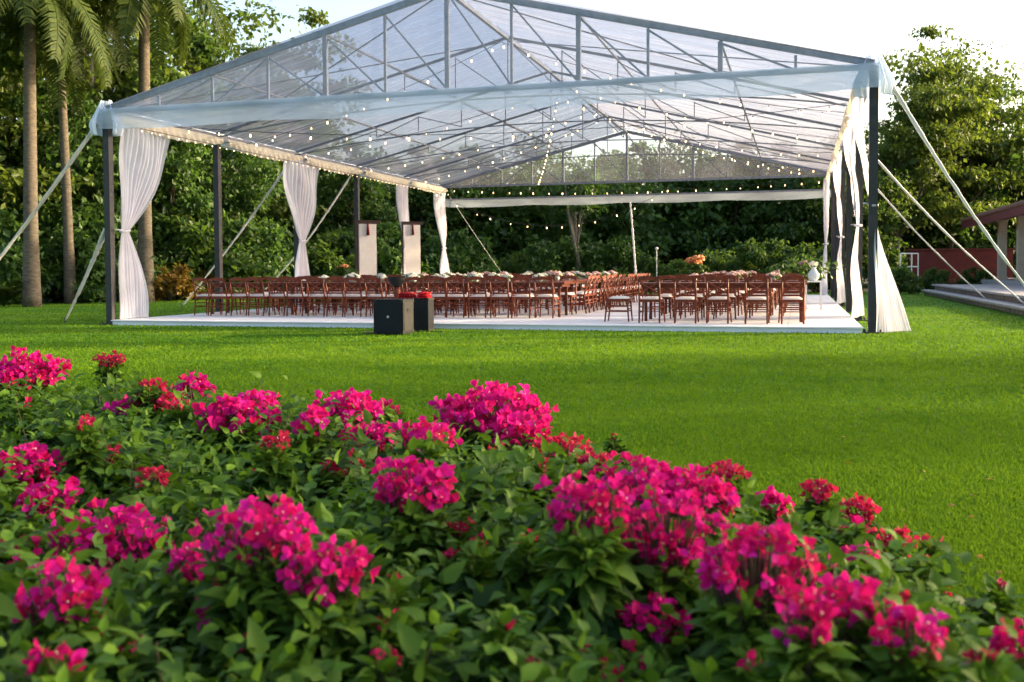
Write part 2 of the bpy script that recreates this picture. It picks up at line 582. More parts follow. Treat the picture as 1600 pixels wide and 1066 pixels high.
def make_species(name, h, spread, base, nclump, per, size, leafm, barkm, seed, flat=0.5, r0=0.22, fork=False, rcl=(0.16, 0.26), flat_top=False):
    """unit proto of a tree h metres tall: trunk mesh with limbs, crown mesh"""
    g = random.Random(seed)
    cl = []
    tries = 0
    while len(cl) < nclump and tries < 5000:
        tries += 1
        a = g.random() * 2 * math.pi
        r = spread * math.sqrt(g.random())
        t = g.random()
        env = math.sin(math.pi * min(1, 0.12 + 0.88 * t) ** 0.8) ** 0.6
        if flat_top:
            env = (0.7, 0.95, 1.0, 0.9)[min(3, int(t * 4))]
            t = (round(t * 5) + random.Random(tries).uniform(-.18, .18)) / 5
        z = base + (h - base) * t
        if r > spread * env * (0.85 + 0.3 * math.sin(3 * a + seed)):
            continue
        rx = spread * (rcl[0] + rcl[1] * g.random()) * 1.2
        cl.append((r * math.cos(a), r * math.sin(a), z, rx, rx * flat))
    mb = MB()
    th = base + (h - base) * 0.55
    pts, rad = [], []
    bx, by = g.uniform(-0.5, 0.5), g.uniform(-0.5, 0.5)
    for i in range(9):
        t = i / 8
        pts.append((bx * math.sin(2.2 * t), by * math.sin(1.7 * t), th * t))
        rad.append(r0 * (1.25 if i == 0 else 1) * (1 - 0.75 * t))
    mb.tube(pts, rad, 9)
    for k, c in enumerate(cl):
        if k % 2 and k > 14:
            continue
        i = g.randint(3, 8)
        p0 = Vector(pts[i])
        p1 = Vector(c[:3])
        if p1.z < p0.z + 0.2:
            i = 3
            p0 = Vector(pts[3])
        mid = (p0 + p1) / 2 + Vector((g.uniform(-.4, .4), g.uniform(-.4, .4), g.uniform(0.0, .6)))
        rr = rad[i] * 0.5
        mb.tube([p0, mid, p1], [rr, rr * 0.6, rr * 0.25], 5, cap=False)
    if fork:
        mb.tube([(0, 0, 1.2), (-0.5, 0, 2.6), (-1.1, .1, 5.0), (-1.3, .1, 6.5)], [r0 * .8, r0 * .7, r0 * .5, r0 * .3], 7)
    tm = mb.mesh(name + '_trunk', barkm, True)
    v, f, t = crown_leaves(cl, per, size, seed=seed)
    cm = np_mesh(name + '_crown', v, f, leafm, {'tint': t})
    return tm, cm


SP = {
    'round': make_species('round', 12, 4.6, 3.0, 46, 190, 0.30, M['leafA'], M['bark'], 3),
    'dense': make_species('dense', 10, 4.0, 1.2, 46, 190, 0.32, M['leafC'], M['bark'], 5),
    'airy': make_species('airy', 12, 5.2, 3.6, 60, 300, 0.25, M['leafB'], M['bark'], 9, flat=0.34, rcl=(0.14, 0.2), flat_top=True),
    'tall': make_species('tall', 13, 3.4, 4.0, 40, 180, 0.28, M['leafB'], M['bark_pale'], 21, flat=0.6),
    'slim': make_species('slim', 9, 3.0, 5.0, 26, 150, 0.28, M['leafC'], M['bark_pale'], 33, r0=0.16, fork=True),
}


def make_shrub(name, h, spread, n, per, size, leafm, seed):
    g = random.Random(seed)
    cl = []
    for i in range(n):
        a = g.random() * 6.283
        r = spread * math.sqrt(g.random())
        z = h * (0.12 + 0.75 * g.random() * (1 - 0.55 * (r / spread) ** 2))
        rx = spread * (0.2 + 0.16 * g.random())
        cl.append((r * math.cos(a), r * math.sin(a), z, rx, rx * 0.8))
    mb = MB()
    for i in range(7):
        c = cl[i]
        mb.tube([(g.uniform(-.1, .1), g.uniform(-.1, .1), 0), (c[0] * .5, c[1] * .5, c[2] * .6), c[:3]], [0.04, 0.03, 0.012], 5, cap=False)
    sm = mb.mesh(name + '_stem', M['bark'], True)
    v, f, t = crown_leaves(cl, per, size, seed=seed)
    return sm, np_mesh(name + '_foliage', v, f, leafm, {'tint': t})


SH = {
    'bush': make_shrub('bush', 2.6, 1.7, 30, 150, 0.20, M['leafA'], 2),
    'dark': make_shrub('dark_bush', 3.0, 1.9, 32, 150, 0.24, M['leafC'], 4),
    'croton': make_shrub('croton', 1.5, 1.0, 20, 130, 0.17, M['leafD'], 6),
}


def tree(sp, px, depth, h, label, rz=None, widen=1.0, group='trees around the lawn'):
    href = {'round': 12, 'dense': 10, 'airy': 12, 'tall': 13, 'slim': 9}[sp]
    p = at(px, 430, depth=depth)
    o = empty('pale_trunked_tree' if sp in ('tall', 'slim') else 'broadleaf_tree', (p.x, p.y, 0), random.random() * 6.28 if rz is None else rz, label, 'tree', group)
    s = h / href
    o.scale = (s * widen, s * widen, s)
    link('trunk', SP[sp][0], o)
    link('crown', SP[sp][1], o)
    return o


def shrub(kind, px, depth, s, label, name='shrub', wide=1.0):
    p = at(px, 430, depth=depth)
    o = empty(name, (p.x, p.y, 0), random.random() * 6.28, label, 'shrub', 'shrubs at the edge of the woods')
    o.scale = (s * wide, s * wide, s)
    link('stem', SH[kind][0], o)
    link('foliage', SH[kind][1], o)
    return o


# individual trees: (species, px, depth, height, label, widen)
TREES = [
    ('airy', -90, 38, 15, 'big dark broadleaf tree at the very edge beyond the thickest palm', 1.0),
    ('airy', 20, 44, 15, 'tall leafy tree behind the thickest palm trunk', 1.0),
    ('tall', 150, 45, 15.5, 'tall yellow-lit tree between the slim palm and the drooping palm', 1.2),
    ('airy', 205, 52, 16, 'high leafy tree directly behind the drooping palm', 1.0),
    ('round', 300, 48, 13.6, 'green tree whose crown shows just past the drooping palm fronds', 0.9),
    ('airy', 395, 50, 13.6, 'rounded bright-topped tree rising over the lower slope of the tent roof', 0.8),
    ('dense', 440, 56, 11.5, 'dark tree seen through the lowest corner of the clear gable', 1.0),
    ('dense', 90, 40, 9, 'low dark tree filling the gap under the slim palm crown', 0.9),
    ('dense', 270, 43, 8, 'low dark tree behind the gathered corner curtain', 0.9),
    ('dense', 350, 45, 7.5, 'bushy dark tree behind the second tent post', 1.0),
    ('dense', 540, 52, 7.9, 'dark tree behind the hanging scroll nearest the big curtain', 1.0),
    ('dense', 640, 56, 8.2, 'dark tree behind the two narrow far curtains', 1.0),
    ('dense', 740, 57, 8.4, 'dark tree just past the last tent post of the scroll side', 1.0),
    ('round', 835, 60, 9.0, 'broad tree behind the tent, on the scroll side of the forked tree', 1.0),
    ('slim', 908, 49, 7.2, 'slim pale forked tree behind the far end of the tent', 1.0),
    ('dense', 985, 58, 8.6, 'dark tree behind the thin white rope hanging at the far end', 1.0),
    ('round', 1065, 60, 9.0, 'broad tree behind the tent above the round peach bouquet', 1.0),
    ('dense', 1150, 56, 8.3, 'dark tree behind the smaller block of tables', 1.0),
    ('dense', 1240, 54, 8.0, 'dark tree behind the tall green bouquet', 1.0),
    ('round', 1320, 52, 8.0, 'green tree behind the narrow curtains of the house side', 0.9),
    ('tall', 1400, 54, 10.4, 'upright tree just outside the tall pleated tent corner', 1.0),
    ('airy', 1478, 56, 13.6, 'tall spreading tree with open flat-topped crown against the bright sky', 0.86),
    ('round', 1452, 62, 13.0, 'full rounded tree standing behind the spreading flat-topped tree', 0.95),
    ('round', 1545, 60, 12.6, 'full tree filling the crown line between the flat-topped tree and the house roof', 0.95),
    ('airy', 1612, 62, 12.4, 'lower spreading tree above the red-roofed house', 0.8),
    ('dense', 1440, 60, 8.8, 'dark tree above the red garden wall', 1.1),
    ('round', 1540, 62, 9.8, 'rounded tree between the spreading trees and the house roof', 1.0),
    ('dense', 1660, 64, 10.0, 'dark tree behind the house roof at the picture edge', 1.1),
]
for t in TREES:
    tree(t[0], t[1], t[2], t[3], t[4], None, t[5])

for x_, y_, h_, lab_ in ((24, 13.5, 9.0, 'unseen airy tree added to shade the lawn, beyond the picture edge before the terrace'),
                         (23, 3.5, 8.5, 'unseen airy tree added to shade the lawn, beyond the picture edge beside the viewer')):
    o = tree('airy', 800, 40, h_, lab_, None, 1.0, 'unseen trees added for shade')
    o.location = (x_, y_, 0)  # out of view, added to throw dappled shade over the lawn

SHRUBS = [
    ('dark', -20, 36, 1.2, 'dark shrub at the foot of the thickest palm'),
    ('bush', 85, 38, 1.0, 'green shrub between the two close palm trunks'),
    ('dark', 160, 38, 1.1, 'dark shrub beside the slim palm'),
    ('croton', 262, 38, 1.0, 'low orange and yellow croton beside the drooping palm'),
    ('croton', 305, 40, 0.8, 'small yellow croton behind the first chairs'),
    ('bush', 215, 41, 1.2, 'green shrub behind the drooping palm trunk'),
    ('bush', 320, 42, 1.7, 'big bright green shrub behind the curtained corner'),
    ('dark', 395, 43, 1.2, 'dark shrub behind the second post of the scroll side'),
    ('bush', 505, 46, 1.3, 'green shrub between the big curtain and the first scroll'),
    ('dark', 590, 47, 1.2, 'dark shrub behind the first hanging scroll'),
    ('dark', 720, 49, 1.1, 'dark shrub past the last curtain of the scroll side'),
    ('bush', 800, 51, 0.9, 'low green shrub behind the flowers of the larger block'),
    ('dark', 870, 50, 1.0, 'dark shrub at the foot of the forked tree'),
    ('dark', 965, 50, 1.0, 'dark shrub beside the thin hanging rope'),
    ('bush', 1050, 49, 0.7, 'low clipped green shrub beside the garden lamp'),
    ('bush', 1130, 48, 0.9, 'green shrub behind the round peach bouquet'),
    ('bush', 1205, 46, 1.1, 'bright green shrub behind the far end of the smaller block'),
    ('bush', 1275, 46, 1.0, 'green shrub behind the tall green bouquet'),
    ('dark', 1402, 42, 0.45, 'dark shrub beside the white tubular frame'),
    ('dark', 1465, 46, 0.40, 'low dark shrub against the red garden wall'),
    ('dark', 1525, 46, 0.40, 'low dark shrub on the terrace beside the house'),
]
for s in SHRUBS:
    shrub(s[0], s[1], s[2], s[3], s[4])

# the wood behind: one mass
g = np.random.default_rng(5)
V, Fc, T = [], [], []
off = 0
for i in range(74):
    px = -250 + 2100 * (i + 0.5 * g.random()) / 74
    dep = 55 + 16 * g.random()
    edge_h = 8.0 if 470 < px < 1330 else 9.0
    if px < 430:
        edge_h = 9.5
        dep -= 5
    hgt = edge_h * (0.62 + 0.4 * g.random())
    p = at(px, 430, depth=dep)
    cl = []
    for k in range(26):
        a, r = g.random() * 6.28, 3.4 * math.sqrt(g.random())
        rx = 0.8 + 0.7 * g.random()
        cl.append((p.x + r * math.cos(a), p.y + r * math.sin(a), 0.4 + (hgt - 1.0) * g.random(), rx, rx * 0.75))
    v, f, t = crown_leaves(cl, 70, 0.42, seed=100 + i)
    V.append(v)
    Fc.append(f + off)
    T.append(t * 0.9)
    off += len(v)
wood = link('woodland', np_mesh('woodland', np.concatenate(V), np.concatenate(Fc), M['leafC'], {'tint': np.concatenate(T)}))
tag(wood, 'dense dark wood closing off the lawn behind the tent', 'woodland', kind='stuff')


# ------------------------------------------------------------------ palms
def frond_mesh(seed, length=3.4, droop=1.0):
    g = np.random.default_rng(seed)
    n = 46
    ts = np.linspace(0, 1, 14)
    mb = MB()
    path = [(length * (t - 0.12 * droop * t ** 3), 0, length * (0.42 * t - 0.85 * droop * t * t)) for t in ts]
    mb.tube(path, [0.035 * (1 - 0.85 * t) for t in ts], 5, cap=False)
    vs_, fs = [], []
    P = np.array(path)
    tint = [0.35] * len(mb.v)
    for i in range(n):
        t = 0.14 + 0.86 * i / n
        p = np.array([np.interp(t, ts, P[:, k]) for k in range(3)])
        d = np.array([np.interp(min(1, t + .03), ts, P[:, k]) for k in range(3)]) - p
        d /= np.linalg.norm(d) + 1e-9
        L = 0.75 * math.sin(math.pi * (0.12 + 0.85 * t)) ** 0.6 * (0.85 + 0.3 * g.random())
        for s in (-1, 1):
            a = np.array([0, s, 0]) * 0.9 + d * 0.55 + np.array([0, 0, g.uniform(-.25, .25)])
            a /= np.linalg.norm(a)
            m_ = p + a * L * 0.55
            tip = p + a * L + np.array([0, 0, -0.32 * L * (0.6 + g.random())])
            w = d * 0.035
            o = len(mb.v) + len(vs_)
            vs_ += [p - w, p + w, m_ + w * 1.2, m_ - w * 1.2, tip]
            fs += [(o, o + 1, o + 2, o + 3), (o + 3, o + 2, o + 4)]
            tint += [0.2 + 0.5 * g.random()] * 5
    me = bpy.data.meshes.new('frond')
    me.from_pydata(mb.v + [tuple(q) for q in vs_], [], mb.f + fs)
    me.materials.append(M['frond'])
    at_ = me.attributes.new('tint', 'FLOAT', 'POINT')
    at_.data.foreach_set('value', tint)
    me.update()
    return me


FRONDS = [frond_mesh(1), frond_mesh(2, 3.6, 1.25), frond_mesh(3, 3.2, 0.75)]


def palm(px, py, depth, h, r0, label, lean=0.0, n=20, fscale=1.0, seed=0):
    g = random.Random(seed)
    p = at(px, py, depth=depth)
    o = empty('royal_palm', (p.x, p.y, 0), 0, label, 'palm', 'palms at the lawn edge')
    mb = MB()
    N = 26
    pts = [(lean * (i / N) ** 1.5, 0, h * i / N) for i in range(N + 1)]
    rad = [r0 * ((1.28 - 0.9 * min(1, 5 * i / N) * 0.28) if i < N * .2 else 1.03 - 0.33 * (i / N)) * (1 + 0.025 * (i % 2)) for i in range(N + 1)]
    mb.tube(pts, rad, 14)
    mb.build('trunk', M['palm_bark'], o, True)
    mb = MB()
    top = Vector((lean, 0, h))
    mb.tube([top - Vector((0, 0, .05)), top + Vector((0, 0, .5)), top + Vector((0, 0, 1.2))], [r0 * 0.8, r0 * 0.75, r0 * 0.3], 12)
    mb.build('crownshaft', M['crownshaft'], o, True)
    for i in range(n):
        f = link('frond', FRONDS[i % 3], o)
        f.location = top + Vector((0, 0, 1.0 - 0.35 * (i / n)))
        f.rotation_euler = (g.uniform(-.2, .2), R_(-48 + 92 * i / n + g.uniform(-8, 8)), i * 2.399 + g.uniform(-.2, .2))
        s = fscale * g.uniform(0.85, 1.1)
        f.scale = (s, s, s)
    return o


palm(50, 478, 33, 9.9, 0.235, 'thick-trunked palm nearest the picture edge, warm light down one side of the trunk', 0.15, 22, 1.0, 1)
palm(110, 472, 36, 9.7, 0.175, 'slim grey palm beside the thick-trunked palm', -0.2, 20, 0.85, 2)
palm(228, 465, 37, 11.6, 0.25, 'palm behind the gathered corner curtain with long drooping dark fronds', 0.15, 26, 1.15, 3)

# low fan of bright fronds at the picture edge
p = at(6, 478, depth=33)
lp = empty('ground_palm', (p.x, p.y, 0), 0, 'low bright yellow-green palm clump at the foot of the thickest palm', 'palm')
for i in range(11):
    f = link('frond', FRONDS[i % 3], lp)
    f.rotation_euler = (0, R_(-60 + 6 * (i % 5)), i * 2.399)
    f.scale = (0.42,) * 3

# ------------------------------------------------------------------ the tent
TX, TY, TA = -8.72, 21.59, -0.281
W, D, H, RG, NB = 15.6, 21.0, 4.6, 6.57, 5
BAY = D / NB
TM = Matrix.Translation((TX, TY, 0)) @ Matrix.Rotation(TA, 4, 'Z')


def tl(u, v, z=0.0):
    return TM @ Vector((u, v, z))


def loc(p):
    return TM.inverted() @ p


tent = empty('marquee', (TX, TY, 0), TA, 'large open-sided marquee with clear roof and dark steel truss frame on the lawn', 'tent')
tent.location = (TX, TY, 0)


def roof_z(u):
    return H + (RG - H) * (1 - abs(2 * u / W - 1))


post_me = MB()
post_me.box((0, 0, H / 2), (0.145, 0.145, H))
post_me = post_me.mesh('post', M['steel'])
plate_me = MB()
plate_me.box((0, 0, 0.012), (0.36, 0.36, 0.024))
for a in (-1, 1):
    for b in (-1, 1):
        plate_me.lathe([(0.018, 0), (0.018, 0.05)], 6, (0.13 * a, 0.13 * b, 0.02))
plate_me = plate_me.mesh('base_plate', M['steel'])
for k in range(NB + 1):
    for u in (0, W):
        po = link('post', post_me, tent)
        po.location = (u, k * BAY, 0)
        pl = link('base_plate', plate_me, po)

ND = 12
for k in range(NB + 1):
    v = k * BAY
    ends = k in (0, NB)
    th = 0.10 if ends else 0.075
    for s in (0, 1):
        mb = MB()
        mb.bar((W * s, v, H + 0.06), (W / 2, v, RG), 0.085 if ends else 0.045, 0.12 if ends else 0.06)
        mb.build('rafter', M['truss'], tent)

    def low(u):
        return H if ends else H + 0.62 * math.sin(math.pi * u / W) ** 0.8
    mb = MB()
    if ends:
        mb.bar((0.09, v, H), (W - 0.09, v, H), 0.07, 0.09)
    else:
        for i in range(24):
            a, b = W * i / 24, W * (i + 1) / 24
            mb.bar((a, v, low(a) - 0.04), (b, v, low(b) - 0.04), 0.028, 0.032)
    mb.build('tie_beam', M['truss'], tent)
    for i in range(1, ND):
        u = W * i / ND
        if not ends and i in (1, 11):
            continue
        mb = MB()
        wv = (0.085 if i in (4, 6, 8, 10) else 0.05) if ends else 0.024
        mb.bar((u, v, low(u) + 0.04), (u, v, roof_z(u) - 0.05), wv)
        mb.build('truss_post', M['truss'], tent)
    for i in range(1, ND - 1):
        a, b = W * i / ND, W * (i + 1) / ND
        if i < 3:
            a, b = b, a
        mb = MB()
        mb.bar((a, v + 0.03, roof_z(a) - 0.07), (b, v + 0.03, low(b) + 0.03), 0.035 if ends else 0.022)
        mb.build('brace', M['truss'], tent)

for u, z, w in [(W / 2, RG - 0.02, 0.08)] + [(W * q / 6, roof_z(W * q / 6) - 0.02, 0.04) for q in (1, 2, 4, 5)]:
    mb = MB()
    mb.bar((u, 0.05, z), (u, D - 0.05, z), w, w)
    mb.build('ridge_beam' if u == W / 2 else 'purlin', M['truss'], tent)
for u in (0, W):
    mb = MB()
    mb.bar((u, 0.1, H - 0.02), (u, D - 0.1, H - 0.02), 0.10, 0.14)
    mb.build('eave_beam', M['truss'], tent)
# crossed wind braces in the roof of the first and last bay
for k in (0, NB - 1):
    for s in (0, 1):
        u0, u1 = (0.3, W / 2 - 0.2) if s == 0 else (W - 0.3, W / 2 + 0.2)
        for a, b in ((0, 1), (1, 0)):
            mb = MB()
            mb.bar((u0, (k + a) * BAY, roof_z(u0) - 0.06 - 0.02 * a), (u1, (k + b) * BAY, roof_z(u1) - 0.06 - 0.02 * a), 0.022)
            mb.build('wind_brace', M['truss'], tent)

# clear roof film, one sheet per bay and slope, slack between the rafters
for k in range(NB):
    for s in (0, 1):
        mb = MB()
        ph = random.random() * 6

        def fn(a, b, k=k, s=s, ph=ph):
            u = W / 2 * a if s == 0 else W - W / 2 * a
            v = (k + b) * BAY
            if k == 0:
                v -= 0.12 * (1 - b)
            sag = -0.10 * math.sin(math.pi * b) * (0.4 + 0.6 * math.sin(math.pi * a))
            rip = 0.022 * math.sin(b * 40 + ph + 1.5 * math.sin(a * 5 + ph)) * math.sin(math.pi * b) + 0.012 * math.sin(b * 83 + a * 4 + ph) * math.sin(math.pi * b)
            return (u, v, roof_z(u) + 0.10 + sag + rip)
        mb.grid(fn, 14, 70)
        mb.build('roof_sheet', M['film'], tent, True)

# clear gable film at both ends
for v, sgn in ((-0.10, 1), (D + 0.10, 1)):
    mb = MB()
    mb.grid(lambda a, b, v=v: (W * a, v + 0.02 * math.sin(a * 37) * math.sin(math.pi * b), H + 0.02 + (roof_z(W * a) + 0.05 - H) * b), 60, 6)
    mb.build('gable_sheet', M['gable'], tent, True)


# valances
def valance(p0, p1, z0, drop, n=90, wav=0.03, name='valance', mat='valance', off=(0, 0)):
    mb = MB()
    p0, p1 = Vector(p0), Vector(p1)
    d = (p1 - p0).normalized()
    nrm = Vector((-d.y, d.x, 0))
    L = (p1 - p0).length

    def fn(a, b):
        p = p0.lerp(p1, a)
        s = a * L
        w = wav * b * (math.sin(s * 2.3) + 0.5 * math.sin(s * 5.1 + 1) + 0.3 * math.sin(s * 13))
        sag = 0.05 * abs(math.sin(s * math.pi / 3.9)) * b
        p = p + nrm * w
        return (p.x, p.y, z0 - drop * b - sag)
    mb.grid(fn, n, 5)
    return mb.build(name, M[mat], tent, True)


valance((-0.12, -0.16, 0), (W + 0.12, -0.16, 0), H + 0.04, 0.42)
valance((-0.12, D + 0.14, 0), (W + 0.12, D + 0.14, 0), H - 0.56, 0.26, mat='far_valance')
mb = MB()
mb.bar((0, D, H - 0.54), (W, D, H - 0.54), 0.06, 0.07)
mb.build('header_rail', M['truss'], tent)
for u in (-0.13, W + 0.13):
    valance((u, -0.1, 0), (u, D + 0.1, 0), H + 0.12, 0.32, 110)

# pleated corner wraps
for (cu, su) in ((0, -1), (W, 1)):
    mb = MB()

    def fn(a, b, cu=cu, su=su):
        ang = (-0.15 + 1.55 * a) * math.pi if su < 0 else (-0.4 + 1.55 * a) * math.pi
        r = float(np.interp(b, (0, .35, .7, 1), (0.10, 0.20, 0.30, 0.26))) * (1 + 0.22 * min(1, .3 + b) * math.sin(a * 52))
        return (cu + r * math.cos(ang), -0.02 + r * math.sin(ang), H + 0.24 - 0.74 * b)
    mb.grid(fn, 80, 8)
    mb.build('corner_wrap', M['wrap'], tent, True)

# gathered cream swags inside the long eaves
for u, sg in ((0.22, 1), (W - 0.22, -1)):
    for k in range(NB):
        mb = MB()

        def fn(a, b, k=k, u=u, sg=sg):
            v = (k + 0.03 + 0.94 * a) * BAY
            scal = 0.17 + 0.13 * math.sin(math.pi * a) + 0.015 * math.sin(a * 63)
            puff = 0.07 * math.sin(math.pi * b) + 0.022 * math.sin(a * 95 + 3 * math.sin(b * 4)) * (0.3 + b)
            return (u + sg * puff, v, H - 0.06 - scal * b)
        mb.grid(fn, 130, 7)
        mb.build('eave_swag', M['swag'], tent, True)

# ------------------------------------------------------------------ white deck: panels on a skirted base
deck = empty('platform', (TX, TY, 0), TA)
tag(deck, kind='structure')
mb = MB()
mb.box((W / 2, D / 2 - 0.05, 0.0425), (W - 0.36, D + 0.28, 0.085))
mb.build('skirted_base', M['deck_skirt'], deck)
nu, nv = 12, 10
pw, pd = (W - 0.30) / nu, (D + 0.34) / nv
pm = MB()
x, y, z, bv = pw / 2 - 0.004, pd / 2 - 0.004, 0.02, 0.004
pm.add([(-x, -y, 0), (x, -y, 0), (x, y, 0), (-x, y, 0), (-x, -y, z - bv), (x, -y, z - bv), (x, y, z - bv), (-x, y, z - bv),
        (-x + bv, -y + bv, z), (x - bv, -y + bv, z), (x - bv, y - bv, z), (-x + bv, y - bv, z)],
       [(0, 1, 5, 4), (1, 2, 6, 5), (2, 3, 7, 6), (3, 0, 4, 7), (4, 5, 9, 8), (5, 6, 10, 9), (6, 7, 11, 10), (7, 4, 8, 11), (8, 9, 10, 11)])
pm = pm.mesh('deck_panel', M['deck'])
for i in range(nu):
    for j in range(nv):
        o = link('deck_panel', pm, deck)
        o.location = (0.15 + pw * (i + 0.5), -0.22 + pd * (j + 0.5), 0.0855 + random.uniform(0, 0.0015))
DZ = 0.106


# ------------------------------------------------------------------ curtains
def curtain(u, rows, tie_z, label, su=1, tie_at=None, npl=11, fan=0.0, am=1.0):
    """rows: (z, v0, v1, push) from the rail to the floor; hangs in the long side plane of the tent"""
    o = empty('curtain', tl(u, (rows[0][1] + rows[0][2]) / 2, 0), TA, label, 'curtain', 'white curtains tied at the tent posts')
    vc = (rows[0][1] + rows[0][2]) / 2
    zs = [r[0] for r in rows][::-1]
    mb = MB()
    ph = random.random() * 6
    z_top, z_bot = rows[0][0], rows[-1][0]

    def fn(a, b):
        z = z_top + (z_bot - z_top) * b
        v0 = np.interp(z, zs, [r[1] for r in rows][::-1])
        v1 = np.interp(z, zs, [r[2] for r in rows][::-1])
        pu = np.interp(z, zs, [r[3] for r in rows][::-1])
        wd = v1 - v0
        amp = am * min(0.075, 0.11 * wd) * (0.8 + 0.3 * math.sin(a * 17 + ph))
        a2 = a + 0.012 * math.sin(a * 29 + z * 1.3 + ph)
        w = amp * math.sin(2 * math.pi * npl * a2 + ph) + 0.03 * math.sin(3 * z + a * 6) * wd
        ud = fan * max(0.0, (tie_z - z) / tie_z) ** 1.3
        return (pu + w + ud * a2, v0 + wd * a2 - vc, z)
    mb.grid(fn, 132, 60)
    mb.build('cloth', M['curtain'], o, True)
    v0 = np.interp(tie_z, zs, [r[1] for r in rows][::-1]) - vc
    v1 = np.interp(tie_z, zs, [r[2] for r in rows][::-1]) - vc
    pu = np.interp(tie_z, zs, [r[3] for r in rows][::-1])
    mb = MB()
    cx, r = (v0 + v1) / 2, (v1 - v0) / 2 + 0.025
    ta = -cx if tie_at is None else tie_at - vc
    ring = [(pu + 0.07 * math.cos(t), cx + r * math.sin(t), tie_z + 0.02 * math.sin(t)) for t in np.linspace(0, 2 * math.pi, 15)]
    mb.tube(ring, 0.022, 6)
    mb.tube([(pu, cx, tie_z), (pu * 0.5 + 0.02, (cx + ta) / 2, tie_z + 0.02), (0.0, ta, tie_z + 0.03)], 0.016, 6)
    mb.build('tie_band', M['curtain'], o, True)
    return o


def smooth_rows(keys):
    """cosine-eased rows between key rows"""
    out = []
    for a, b in zip(keys[:-1], keys[1:]):
        for i in range(8):
            t = i / 8
            e = t if len(a) < 5 else (t ** a[4] if a[4] > 0 else 1 - (1 - t) ** (-a[4]))
            out.append((a[0] + (b[0] - a[0]) * t,) + tuple(a[j] + (b[j] - a[j]) * e for j in (1, 2, 3)))
    out.append(keys[-1][:4])
    return out


zt = H - 0.16
TZ = 2.03
iu = 0.16       # hangs just inside the posts
curtain(iu, smooth_rows([(zt, 0.25, 2.0, 0, 1.7), (TZ, 0.20, 0.42, 0, -2.0), (DZ + .01, 0.10, 1.0, 0.0)]), TZ, 'white curtain pulled back to the front post at the palm-side corner', 1, 0.0)
curtain(iu, smooth_rows([(zt, 2 * BAY - 1.05, 2 * BAY + 1.15, 0, 1.7), (TZ, 2 * BAY - .12, 2 * BAY + .16, 0, -2.0), (DZ + .01, 2 * BAY - 0.45, 2 * BAY + .42, 0.0)]), TZ, 'widest white curtain, tied in the middle like an hourglass, before the scrolls', 1, 2 * BAY)
curtain(iu, smooth_rows([(zt, 4 * BAY - 1.1, 4 * BAY - 0.1, 0, 1.7), (TZ, 4 * BAY - .42, 4 * BAY - .16, 0, -2.0), (DZ + .01, 4 * BAY - 0.7, 4 * BAY - .05, 0.0)]), TZ, 'narrow white curtain hanging between the two paper scrolls', 1, 4 * BAY)
curtain(iu, smooth_rows([(zt, 5 * BAY - 1.35, 5 * BAY - 0.12, 0, 1.7), (TZ, 5 * BAY - .40, 5 * BAY - .14, 0, -2.0), (DZ + .01, 5 * BAY - 0.7, 5 * BAY + .35, 0.0)]), TZ, 'white curtain at the far post past the second scroll', 1, 5 * BAY)
wu = W
curtain(wu - 0.16, smooth_rows([(zt, 0.2, 1.9, -0.05, 1.7), (TZ + .2, -0.05, 0.30, 0.17, -2.2), (0.012, -0.10, 0.55, 0.22)]), TZ + .2, 'white curtain at the tall house-side corner with hem flaring onto the grass', -1, 0.0, 14, 0.62, 0.4)
curtain(wu - 0.16, smooth_rows([(zt, BAY - .2, BAY + 2.4, 0, 1.3), (TZ, BAY - .42, BAY - .12, 0.13, -2.2), (DZ + .01, BAY - 1.3, BAY - .05, -0.05)]), TZ, 'white curtain tied to the second house-side post', -1, BAY, 14, 0.36, 0.35)
curtain(wu - 0.16, smooth_rows([(zt, 3 * BAY - 1.4, 3 * BAY + 1.0, 0, 1.6), (TZ, 3 * BAY - .4, 3 * BAY - .16, 0.12, -1.8), (DZ + .01, 3 * BAY - 1.4, 3 * BAY - .1, -0.05)]), TZ, 'white curtain tied to the fourth house-side post', -1, 3 * BAY, 14, 0.34, 0.35)
curtain(wu - 0.16, smooth_rows([(zt, 5 * BAY - 1.2, 5 * BAY - .1, -.1, 1.7), (TZ, 5 * BAY - .4, 5 * BAY - .15, -0.1, -1.8), (DZ + .01, 5 * BAY - .8, 5 * BAY + .1, -0.15)]), TZ, 'thin sliver of white curtain at the far house-side corner', -1, 5 * BAY)


# ------------------------------------------------------------------ guy straps
def strap(p0, p1, r0, r1, label, sag=0.12, frill=0.012, name='guy_strap', stake=True):
    p0, p1 = Vector(p0), Vector(p1)
    o = empty(name, (p1.x, p1.y, 0), 0, label, 'strap', 'white straps holding the tent')
    q = Vector((p1.x, p1.y, 0))
    mb = MB()
    n = 40
    pts, rad = [], []
    for i in range(n + 1):
        t = i / n
        p = p0.lerp(p1, t) - q
        p.z -= sag * math.sin(math.pi * t)
        pts.append(p)
        rad.append(max(0.008, r0 + (r1 - r0) * t + frill * random.uniform(-1, 1)))
        p.x += random.uniform(-.3, .3) * frill
        p.z += random.uniform(-.3, .3) * frill
    mb.tube(pts, rad, 8, flat=0.4)
    mb.build('webbing', M['strap'], o, True)
    if stake:
        mb = MB()
        d = (p0 - p1).normalized()
        mb.tube([Vector((0, 0, -0.15)), Vector((0, 0, 0.12)) - d * 0.02], [0.016, 0.018], 7)
        mb.lathe([(0.03, 0.11), (0.03, 0.13)], 8)
        mb.build('stake', M['steel'], o)
    return o


